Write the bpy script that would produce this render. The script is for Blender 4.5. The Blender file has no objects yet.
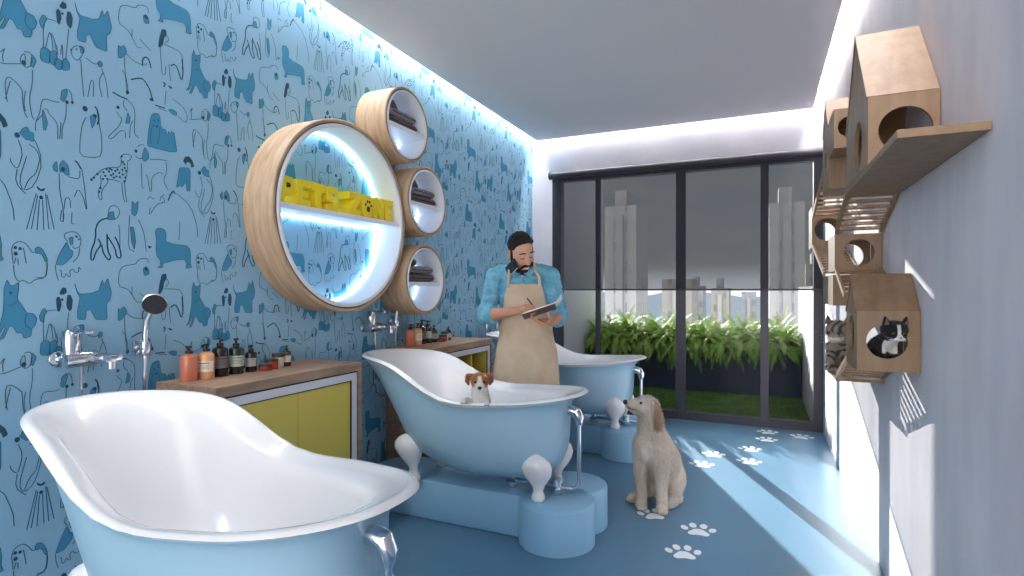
import bpy, bmesh, math, random
from math import sin, cos, pi, radians, sqrt, atan2
from mathutils import Vector, Matrix, noise
from mathutils.geometry import tessellate_polygon
random.seed(7)
SC = bpy.context.scene
COL = SC.collection
XL, XR, YB, ZC, YF = -2.256, 0.485, 5.507, 2.82, -1.7   # walls, ceiling, open end behind the camera

# ------------------------------------------------------------------ materials
def lin(c):
    return tuple(((v/255)/12.92 if v/255 <= .04045 else ((v/255+.055)/1.055)**2.4) for v in c)
def mat(name, rgb, rough=.5, metal=0.0, spec=.5, var=0.0, scale=6.0, stretch=(1,1,1), bump=0.0, bscale=60.0, emit=0.0, coat=0.0, rgb2=None, detail=4.0, sheen=0.0):
    m = bpy.data.materials.new(name); m.use_nodes = True
    nt = m.node_tree; b = nt.nodes['Principled BSDF']
    c = lin(rgb)
    b.inputs['Base Color'].default_value = (*c, 1)
    b.inputs['Roughness'].default_value = rough; b.inputs['Metallic'].default_value = metal
    b.inputs['Specular IOR Level'].default_value = spec; b.inputs['Coat Weight'].default_value = coat
    if sheen: b.inputs['Sheen Weight'].default_value = sheen
    if emit:
        b.inputs['Emission Color'].default_value = (*c, 1); b.inputs['Emission Strength'].default_value = emit
    if var or rgb2 or bump:
        tc = nt.nodes.new('ShaderNodeTexCoord'); mp = nt.nodes.new('ShaderNodeMapping')
        mp.inputs['Scale'].default_value = stretch
        nt.links.new(tc.outputs['Object'], mp.inputs['Vector'])
    if var or rgb2:
        nz = nt.nodes.new('ShaderNodeTexNoise'); nz.inputs['Scale'].default_value = scale; nz.inputs['Detail'].default_value = detail
        nt.links.new(mp.outputs['Vector'], nz.inputs['Vector'])
        cr = nt.nodes.new('ShaderNodeValToRGB')
        cr.color_ramp.elements[0].position = .3; cr.color_ramp.elements[1].position = .7
        d = lin(rgb2) if rgb2 else tuple(v*(1-var) for v in c)
        cr.color_ramp.elements[0].color = (*d, 1); cr.color_ramp.elements[1].color = (*c, 1)
        nt.links.new(nz.outputs['Fac'], cr.inputs['Fac']); nt.links.new(cr.outputs['Color'], b.inputs['Base Color'])
    if bump:
        n2 = nt.nodes.new('ShaderNodeTexNoise'); n2.inputs['Scale'].default_value = bscale; n2.inputs['Detail'].default_value = 3
        nt.links.new(mp.outputs['Vector'], n2.inputs['Vector'])
        bp = nt.nodes.new('ShaderNodeBump'); bp.inputs['Strength'].default_value = bump; bp.inputs['Distance'].default_value = .01
        nt.links.new(n2.outputs['Fac'], bp.inputs['Height']); nt.links.new(bp.outputs['Normal'], b.inputs['Normal'])
    return m
def vmat(name, rough=.8, bump=.3, bscale=150.0, spec=.3, stretch=(1,1,1), sheen=0.0, var=.25):
    """fur / skin / leaf colour read from the mesh's own colour attribute"""
    m = bpy.data.materials.new(name); m.use_nodes = True
    nt = m.node_tree; b = nt.nodes['Principled BSDF']
    b.inputs['Roughness'].default_value = rough; b.inputs['Specular IOR Level'].default_value = spec
    b.inputs['Sheen Weight'].default_value = sheen
    at = nt.nodes.new('ShaderNodeAttribute'); at.attribute_name = 'Col'
    tc = nt.nodes.new('ShaderNodeTexCoord'); mp = nt.nodes.new('ShaderNodeMapping'); mp.inputs['Scale'].default_value = stretch
    nt.links.new(tc.outputs['Object'], mp.inputs['Vector'])
    n2 = nt.nodes.new('ShaderNodeTexNoise'); n2.inputs['Scale'].default_value = bscale; n2.inputs['Detail'].default_value = 3
    nt.links.new(mp.outputs['Vector'], n2.inputs['Vector'])
    mr = nt.nodes.new('ShaderNodeMapRange'); mr.inputs['From Min'].default_value = .3; mr.inputs['From Max'].default_value = .7
    mr.inputs['To Min'].default_value = 1-var; mr.inputs['To Max'].default_value = 1+var*.4
    nt.links.new(n2.outputs['Fac'], mr.inputs['Value'])
    mx = nt.nodes.new('ShaderNodeVectorMath'); mx.operation = 'SCALE'
    nt.links.new(at.outputs['Color'], mx.inputs[0]); nt.links.new(mr.outputs['Result'], mx.inputs['Scale'])
    nt.links.new(mx.outputs['Vector'], b.inputs['Base Color'])
    if bump:
        bp = nt.nodes.new('ShaderNodeBump'); bp.inputs['Strength'].default_value = bump; bp.inputs['Distance'].default_value = .006
        nt.links.new(n2.outputs['Fac'], bp.inputs['Height']); nt.links.new(bp.outputs['Normal'], b.inputs['Normal'])
    return m
def glass_mat(name):
    m = bpy.data.materials.new(name); m.use_nodes = True
    nt = m.node_tree; nt.nodes.clear()
    o = nt.nodes.new('ShaderNodeOutputMaterial'); mx = nt.nodes.new('ShaderNodeMixShader')
    t = nt.nodes.new('ShaderNodeBsdfTransparent'); t.inputs['Color'].default_value = (.86, .89, .9, 1)
    g = nt.nodes.new('ShaderNodeBsdfGlossy'); g.inputs['Roughness'].default_value = .02
    fr = nt.nodes.new('ShaderNodeFresnel'); fr.inputs['IOR'].default_value = 1.16
    nt.links.new(fr.outputs['Fac'], mx.inputs['Fac']); nt.links.new(t.outputs[0], mx.inputs[1]); nt.links.new(g.outputs[0], mx.inputs[2])
    nt.links.new(mx.outputs[0], o.inputs['Surface'])
    return m
def screen_mat(name, rgb, openness):
    m = bpy.data.materials.new(name); m.use_nodes = True
    nt = m.node_tree; nt.nodes.clear()
    o = nt.nodes.new('ShaderNodeOutputMaterial'); mx = nt.nodes.new('ShaderNodeMixShader')
    t = nt.nodes.new('ShaderNodeBsdfTransparent')
    d = nt.nodes.new('ShaderNodeBsdfDiffuse'); d.inputs['Color'].default_value = (*lin(rgb), 1)
    mx.inputs['Fac'].default_value = openness
    nt.links.new(d.outputs[0], mx.inputs[1]); nt.links.new(t.outputs[0], mx.inputs[2]); nt.links.new(mx.outputs[0], o.inputs['Surface'])
    return m
def tower_mat(name, wall, win, w, h):
    m = bpy.data.materials.new(name); m.use_nodes = True
    nt = m.node_tree; b = nt.nodes['Principled BSDF']; b.inputs['Roughness'].default_value = .8
    tc = nt.nodes.new('ShaderNodeTexCoord'); sx = nt.nodes.new('ShaderNodeSeparateXYZ'); ad = nt.nodes.new('ShaderNodeMath')
    cx = nt.nodes.new('ShaderNodeCombineXYZ'); bt = nt.nodes.new('ShaderNodeTexBrick')
    nt.links.new(tc.outputs['Object'], sx.inputs[0]); nt.links.new(sx.outputs['X'], ad.inputs[0]); nt.links.new(sx.outputs['Y'], ad.inputs[1])
    nt.links.new(ad.outputs[0], cx.inputs['X']); nt.links.new(sx.outputs['Z'], cx.inputs['Y']); nt.links.new(cx.outputs[0], bt.inputs['Vector'])
    bt.offset = 0; bt.inputs['Scale'].default_value = 1; bt.inputs['Brick Width'].default_value = w; bt.inputs['Row Height'].default_value = h
    bt.inputs['Mortar Size'].default_value = h*.24; bt.inputs['Mortar Smooth'].default_value = 0
    bt.inputs['Color1'].default_value = (*lin(win), 1); bt.inputs['Color2'].default_value = (*lin(tuple(min(255, v+30) for v in win)), 1); bt.inputs['Mortar'].default_value = (*lin(wall), 1)
    nt.links.new(bt.outputs['Color'], b.inputs['Base Color'])
    return m

M = {
 'wallpaper': mat('wallpaper_blue', (152,198,224), .75, spec=.25),
 'paper_fill': mat('wallpaper_teal_print', (70,148,186), .75, spec=.25),
 'paper_ink': mat('wallpaper_ink', (48,88,112), .75, spec=.2),
 'paper_line': mat('wallpaper_fine_line', (66,110,136), .75, spec=.2),
 'tower_trim': mat('tower_trim', (160,160,164), .8),
 'plaster': mat('burnished_plaster', (234,225,228), .62, spec=.3, rgb2=(204,197,204), scale=3.2, stretch=(1,1.3,.4), bump=.12, bscale=18, detail=8),
 'plaster_back': mat('pale_plaster', (206,205,212), .65, spec=.3, rgb2=(186,186,196), scale=2.2, bump=.1, bscale=18, detail=8),
 'ceiling': mat('ceiling_paint', (230,226,226), .8, spec=.2),
 'cove': mat('cove_white', (235,237,242), .8),
 'floor': mat('blue_resin_floor', (84,124,152), .34, spec=.5, var=.1, scale=1.3),
 'paw': mat('white_floor_paint', (232,234,240), .4),
 'frame': mat('charcoal_aluminium', (56,55,64), .45, spec=.5),
 'blind': screen_mat('charcoal_screen_fabric', (60,60,66), .27),
 'blind_bar': mat('charcoal_bar', (44,44,52), .5),
 'glass': glass_mat('window_glass'),
 'led': mat('led_white', (255,250,246), .5, emit=60),
 'led_dim': mat('led_white_dim', (255,250,246), .5, emit=50),
 'led_ring': mat('led_ring_white', (215,240,255), .5, emit=4.8),
 'led_soft': mat('led_soft_white', (235,242,255), .5, emit=2.2),
 'oak': mat('light_oak', (202,172,138), .5, rgb2=(176,142,106), scale=5, stretch=(6,.9,6), bump=.05, bscale=40, detail=6),
 'oak_ring': mat('ring_oak', (196,170,142), .55, rgb2=(166,138,110), scale=6, stretch=(7,1,1), bump=.05, bscale=40, detail=6),
 'cat_wood': mat('cat_shelf_birch', (154,126,100), .5, rgb2=(132,104,78), scale=3.5, stretch=(7,7,.9), detail=5),
 'cat_wood_dark': mat('cat_shelf_birch_edge', (150,112,80), .6, rgb2=(128,94,64), scale=4, stretch=(6,1.4,6)),
 'worktop': mat('worktop_oak', (178,148,124), .5, rgb2=(140,112,92), scale=5, stretch=(9,1,5), bump=.05, bscale=40, detail=6),
 'white_lacquer': mat('white_lacquer', (232,232,236), .35),
 'dark_gap': mat('black_edging', (38,36,40), .6),
 'yellow': mat('yellow_lacquer', (232,208,92), .4),
 'yellow_sign': mat('yellow_sign_paint', (250,222,30), .45),
 'sign_ink': mat('sign_dark_print', (70,62,20), .6),
 'white_liner': mat('white_liner', (236,240,246), .4),
 'tub_blue': mat('tub_blue_enamel', (162,198,220), .3, spec=.5),
 'tub_white': mat('tub_white_enamel', (240,240,242), .16, spec=.5, coat=.4),
 'plinth': mat('plinth_blue_paint', (146,194,224), .38, spec=.5),
 'chrome': mat('chrome', (215,220,228), .1, metal=1),
 'steel_dark': mat('shower_face_black', (36,34,44), .4),
 'towel': mat('taupe_towel', (128,112,112), .95, spec=.1, var=.35, scale=60, bump=.5, bscale=220),
 'towel_grey': mat('grey_towel', (160,156,162), .95, spec=.1, var=.3, scale=60, bump=.5, bscale=220),
 'black_plastic': mat('black_plastic', (24,24,28), .4),
 'label_white': mat('paper_label', (224,220,210), .6),
 'label_ink': mat('label_ink', (70,64,60), .7),
 'denim': mat('washed_denim', (128,186,208), .85, spec=.2, rgb2=(94,154,182), scale=22, bump=.25, bscale=90),
 'canvas': mat('beige_canvas', (216,196,172), .9, spec=.15, rgb2=(200,178,152), scale=9, bump=.2, bscale=200),
 'trousers': mat('dark_trousers', (58,60,72), .9, var=.2),
 'shoe': mat('brown_leather', (74,52,40), .5),
 'hair': mat('dark_hair', (34,25,22), .6, spec=.4, rgb2=(18,13,12), scale=90, stretch=(3,3,.4), bump=.6, bscale=160),
 'lip': mat('lip', (172,98,88), .5),
 'teeth': mat('teeth', (236,232,226), .4),
 'eye_white': mat('eye_white', (230,226,222), .3),
 'eye_dark': mat('eye_dark', (16,12,12), .1, coat=.6),
 'nose_black': mat('wet_black_nose', (20,17,18), .25, coat=.5),
 'phone': mat('phone_black', (22,22,26), .25), 'phone_white': mat('phone_white_back', (214,214,218), .3),
 'notebook': mat('notebook_cover', (96,78,74), .6), 'paper': mat('paper', (236,234,228), .8),
 'skin': vmat('skin', .55, .05, 60, .35, var=.06),
 'fur': vmat('fur', .85, .7, 190, .2, var=.22, sheen=.2),
 'hair_coat': vmat('hair_coat', .7, 0, 60, .25, var=.1),
 'fern': vmat('fern_leaf', .55, 0, 40, .35, var=.3),
 'grass': vmat('balcony_turf', .8, 0, 40, .2, var=.3),
 'turf': mat('turf_soil', (70,92,48), .95, var=.4, scale=30),
 'planter': mat('navy_planter', (44,50,74), .5),
 'balcony_white': mat('balcony_render', (186,186,192), .8, var=.08, scale=2),
 'ear_inner': mat('inner_ear', (120,90,86), .8),
 'pink': mat('inner_ear_pink', (196,140,132), .7),
}
def liquid(n, rgb): return mat(n, rgb, .25, coat=.3)

# ------------------------------------------------------------------ mesh builder
class MB:
    def __init__(s): s.bm = bmesh.new(); s.mi = 0
    def _f(s, vs):
        try: f = s.bm.faces.new(vs); f.material_index = s.mi; return f
        except ValueError: return None
    def grid(s, rows, closed_u=False, closed_v=False, cap0=False, cap1=False):
        R = [[s.bm.verts.new(p) for p in r] for r in rows]
        n, m = len(R), len(R[0])
        for i in range(n if closed_v else n-1):
            for j in range(m if closed_u else m-1):
                a, b = R[i], R[(i+1) % n]
                s._f((a[j], a[(j+1) % m], b[(j+1) % m], b[j]))
        if cap0: s._f(list(reversed(R[0])))
        if cap1: s._f(R[-1])
        return s
    def box(s, lo, hi, bev=0.0, mtx=None):
        lo, hi = Vector(lo), Vector(hi)
        g = bmesh.ops.create_cube(s.bm, size=1.0)
        c, d = (lo+hi)/2, hi-lo
        for v in g['verts']:
            v.co = Vector((v.co.x*d.x, v.co.y*d.y, v.co.z*d.z)) + c
        fs = set(f for v in g['verts'] for f in v.link_faces)
        if bev:
            es = list(set(e for v in g['verts'] for e in v.link_edges))
            r = bmesh.ops.bevel(s.bm, geom=es, offset=bev, segments=2, profile=.5, affect='EDGES')
            fs = set(r['faces']) | set(f for f in fs if f.is_valid)
        for f in fs: f.material_index = s.mi
        if mtx is not None:
            vs = set(v for f in fs for v in f.verts)
            for v in vs: v.co = mtx @ v.co
        return s
    def prism(s, poly, a, b, axis='x', bev=0.0):
        """polygon in the plane across AXIS, extruded from a to b (for x: (y,z); y: (x,z); z: (x,y))"""
        def P(p, t): return {'x': (t, p[0], p[1]), 'y': (p[0], t, p[1]), 'z': (p[0], p[1], t)}[axis]
        A = [s.bm.verts.new(P(p, a)) for p in poly]; B = [s.bm.verts.new(P(p, b)) for p in poly]
        n = len(poly); fs = [s._f(list(reversed(A))), s._f(B)]
        for i in range(n): fs.append(s._f((A[i], A[(i+1) % n], B[(i+1) % n], B[i])))
        fs = [f for f in fs if f]
        bmesh.ops.recalc_face_normals(s.bm, faces=fs)
        if bev:
            es = list(set(e for f in fs[:2] for e in f.edges))
            r = bmesh.ops.bevel(s.bm, geom=es, offset=bev, segments=2, profile=.5, affect='EDGES')
            for f in r['faces']: f.material_index = s.mi
        return s
    def lathe(s, prof, n=32, axis='z', c=(0,0,0), cap=True):
        rows = []
        for r, h in prof:
            row = []
            for k in range(n):
                t = 2*pi*k/n; u, v = r*cos(t), r*sin(t)
                row.append({'z': (c[0]+u, c[1]+v, c[2]+h), 'x': (c[0]+h, c[1]+u, c[2]+v), 'y': (c[0]+v, c[1]+h, c[2]+u)}[axis])
            rows.append(row)
        return s.grid(rows, closed_u=True, cap0=cap, cap1=cap)
    def tube(s, pts, rad, n=10, cap=True):
        pts = [Vector(p) for p in pts]; k = len(pts)
        rads = rad if isinstance(rad, (list, tuple)) else [rad]*k
        rows, ref = [], None
        for i, p in enumerate(pts):
            d = (pts[min(i+1, k-1)] - pts[max(i-1, 0)]).normalized()
            if ref is None: ref = d.orthogonal().normalized()
            else:
                ref = ref - d*ref.dot(d)
                ref = ref.normalized() if ref.length > 1e-6 else d.orthogonal().normalized()
            w = d.cross(ref)
            rows.append([p + (ref*cos(2*pi*j/n) + w*sin(2*pi*j/n))*rads[i] for j in range(n)])
        return s.grid(rows, closed_u=True, cap0=cap, cap1=cap)
    def ell(s, c, r, rot=None, n=20, m=12):
        c = Vector(c); r = (r, r, r) if not isinstance(r, (list, tuple)) else r
        rot = rot.to_3x3() if rot is not None else Matrix.Identity(3)
        rows = []
        for i in range(m+1):
            a = pi*i/m; a = min(max(a, .02), pi-.02)
            rows.append([c + rot @ Vector((r[0]*sin(a)*cos(2*pi*j/n), r[1]*sin(a)*sin(2*pi*j/n), -r[2]*cos(a))) for j in range(n)])
        return s.grid(rows, closed_u=True, cap0=True, cap1=True)
    def caps(s, chain, n=14):
        """chain of (point, radius): tapered limb with a ball at every joint"""
        for i, (p, r) in enumerate(chain):
            s.ell(p, r, n=n, m=10)
            if i:
                q, r0 = chain[i-1]
                s.tube([q, p], [r0, r], n=n)
        return s
    def hole_panel(s, outline, holes, fixed, t, axis):
        """flat board with one round hole; OUTLINE convex 2-D, hole (u,v,r); FIXED coordinate and thickness t along AXIS"""
        (hu, hv, hr) = holes; N = 48
        def P(u, v, w): return {'x': (w, u, v), 'y': (u, w, v), 'z': (u, v, w)}[axis]
        out = []
        # corners must be hit: take hole angles plus corner angles
        angs = sorted([2*pi*k/N for k in range(N)] + [atan2(v-hv, u-hu) % (2*pi) for u, v in outline])
        n = len(outline)
        for a in angs:
            d = (cos(a), sin(a)); best = None
            for i in range(n):
                (x1, y1), (x2, y2) = outline[i], outline[(i+1) % n]
                ex, ey = x2-x1, y2-y1; den = d[0]*ey - d[1]*ex
                if abs(den) < 1e-9: continue
                tt = ((x1-hu)*ey - (y1-hv)*ex)/den; ss = ((x1-hu)*d[1] - (y1-hv)*d[0])/den
                if tt > 0 and -1e-6 <= ss <= 1+1e-6 and (best is None or tt < best): best = tt
            out.append((hu+d[0]*best, hv+d[1]*best))
        inn = [(hu+hr*cos(a), hv+hr*sin(a)) for a in angs]
        rows = [[P(u, v, fixed) for u, v in out], [P(u, v, fixed) for u, v in inn], [P(u, v, fixed+t) for u, v in inn], [P(u, v, fixed+t) for u, v in out]]
        return s.grid(rows, closed_u=True, closed_v=True)
    def poly2(s, pts, fn):
        """filled polygon; fn maps 2-D to 3-D"""
        vs = [s.bm.verts.new(fn(p)) for p in pts]
        for tri in tessellate_polygon([[Vector((p[0], p[1], 0)) for p in pts]]):
            s._f([vs[i] for i in tri])
        return s
    def build(s, name, mats, parent=None, smooth=False, loc=None, angle=None, merge=True):
        if merge: bmesh.ops.remove_doubles(s.bm, verts=s.bm.verts, dist=1e-5)
        bmesh.ops.recalc_face_normals(s.bm, faces=s.bm.faces)
        me = bpy.data.meshes.new(name); s.bm.to_mesh(me); s.bm.free()
        for m in (mats if isinstance(mats, (list, tuple)) else [mats]): me.materials.append(m)
        if smooth:
            for p in me.polygons: p.use_smooth = True
            me.set_sharp_from_angle(angle=radians(angle or 40))
        o = bpy.data.objects.new(name, me); COL.objects.link(o)
        if parent: o.parent = parent
        if loc: o.location = loc
        return o
def tag(o, label=None, cat=None, group=None, kind=None):
    if label: o['label'] = label
    if cat: o['category'] = cat
    if group: o['group'] = group
    if kind: o['kind'] = kind
    return o
def thing(name, label, cat, loc=(0,0,0), rz=0.0, group=None, kind=None):
    o = bpy.data.objects.new(name, None); COL.objects.link(o); o.empty_display_size = .05
    o.location = loc; o.rotation_euler = (0, 0, rz)
    return tag(o, label, cat, group, kind)
def copy_tree(o, parent=None):
    c = o.copy(); COL.objects.link(c)
    if parent: c.parent = parent
    for ch in [x for x in list(COL.objects) if x.parent == o]: copy_tree(ch, c)
    return c
def remesh(o, voxel, smooth_it=4, factor=.5):
    """fuse overlapping solids of one mesh into a single continuous skin"""
    md = o.modifiers.new('r', 'REMESH'); md.mode = 'VOXEL'; md.voxel_size = voxel
    if smooth_it:
        sm = o.modifiers.new('s', 'SMOOTH'); sm.iterations = smooth_it; sm.factor = factor
    dg = bpy.context.evaluated_depsgraph_get(); dg.update()
    me = bpy.data.meshes.new_from_object(o.evaluated_get(dg), depsgraph=dg)
    mats = list(o.data.materials)
    o.modifiers.clear(); o.data = me
    me.materials.clear()
    for m in mats: me.materials.append(m)
    for p in me.polygons: p.use_smooth = True; p.material_index = 0
    return o
def paint(o, fn):
    me = o.data
    at = me.color_attributes.new('Col', 'FLOAT_COLOR', 'POINT')
    buf = []
    for v in me.vertices:
        c = lin(fn(v.co, v.normal)); buf += [c[0], c[1], c[2], 1.0]
    at.data.foreach_set('color', buf)
def mixc(a, b, t):
    t = min(max(t, 0), 1); return tuple(a[i]*(1-t)+b[i]*t for i in range(3))
def lerp(a, b, t): return a+(b-a)*t
def coat(o, n, length, flow, seed=1, width=.0016, lift=.35, keep=None):
    """short tapered hairs over a body mesh, combed along FLOW and coloured like the skin beneath"""
    me = o.data; r = random.Random(seed); ca = [d.color for d in me.color_attributes['Col'].data]
    vs, fs, cs = [], [], []
    nv = len(me.vertices)
    for k in range(n):
        v = me.vertices[r.randrange(nv)]
        if keep and not keep(v.co): continue
        N = v.normal; f = flow(v.co); t = (f - N*f.dot(N)); t = t.normalized() if t.length > 1e-5 else N.orthogonal()
        t = (t + Vector((r.uniform(-.35, .35), r.uniform(-.35, .35), r.uniform(-.35, .35)))).normalized()
        s = N.cross(t); s = s.normalized()*width; L = length*r.uniform(.6, 1.2)
        m = v.co + t*L*.55 + N*L*lift*.8; e = v.co + t*L + N*L*lift*.75; b0 = len(vs); p = v.co - N*.001
        vs += [p-s, p+s, m+s*.7, m-s*.7, e]; fs += [(b0, b0+1, b0+2, b0+3), (b0+3, b0+2, b0+4)]
        c = ca[v.index]; g = r.uniform(.82, 1.12); cs += [c[0]*g, c[1]*g, c[2]*g, 1.0]*5
    m = bpy.data.meshes.new('coat'); m.from_pydata(vs, [], fs); m.materials.append(M['hair_coat'])
    at = m.color_attributes.new('Col', 'FLOAT_COLOR', 'POINT'); at.data.foreach_set('color', cs)
    for p in m.polygons: p.use_smooth = True
    c = bpy.data.objects.new('coat', m); COL.objects.link(c); c.parent = o.parent; c['kind'] = 'stuff'
    return c
def interp(xs, ys, x):
    if x <= xs[0]: return ys[0]
    for i in range(len(xs)-1):
        if x <= xs[i+1]: return lerp(ys[i], ys[i+1], (x-xs[i])/(xs[i+1]-xs[i]))
    return ys[-1]
def smoothstep(a, b, x):
    t = min(max((x-a)/(b-a), 0), 1); return t*t*(3-2*t)
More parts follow.
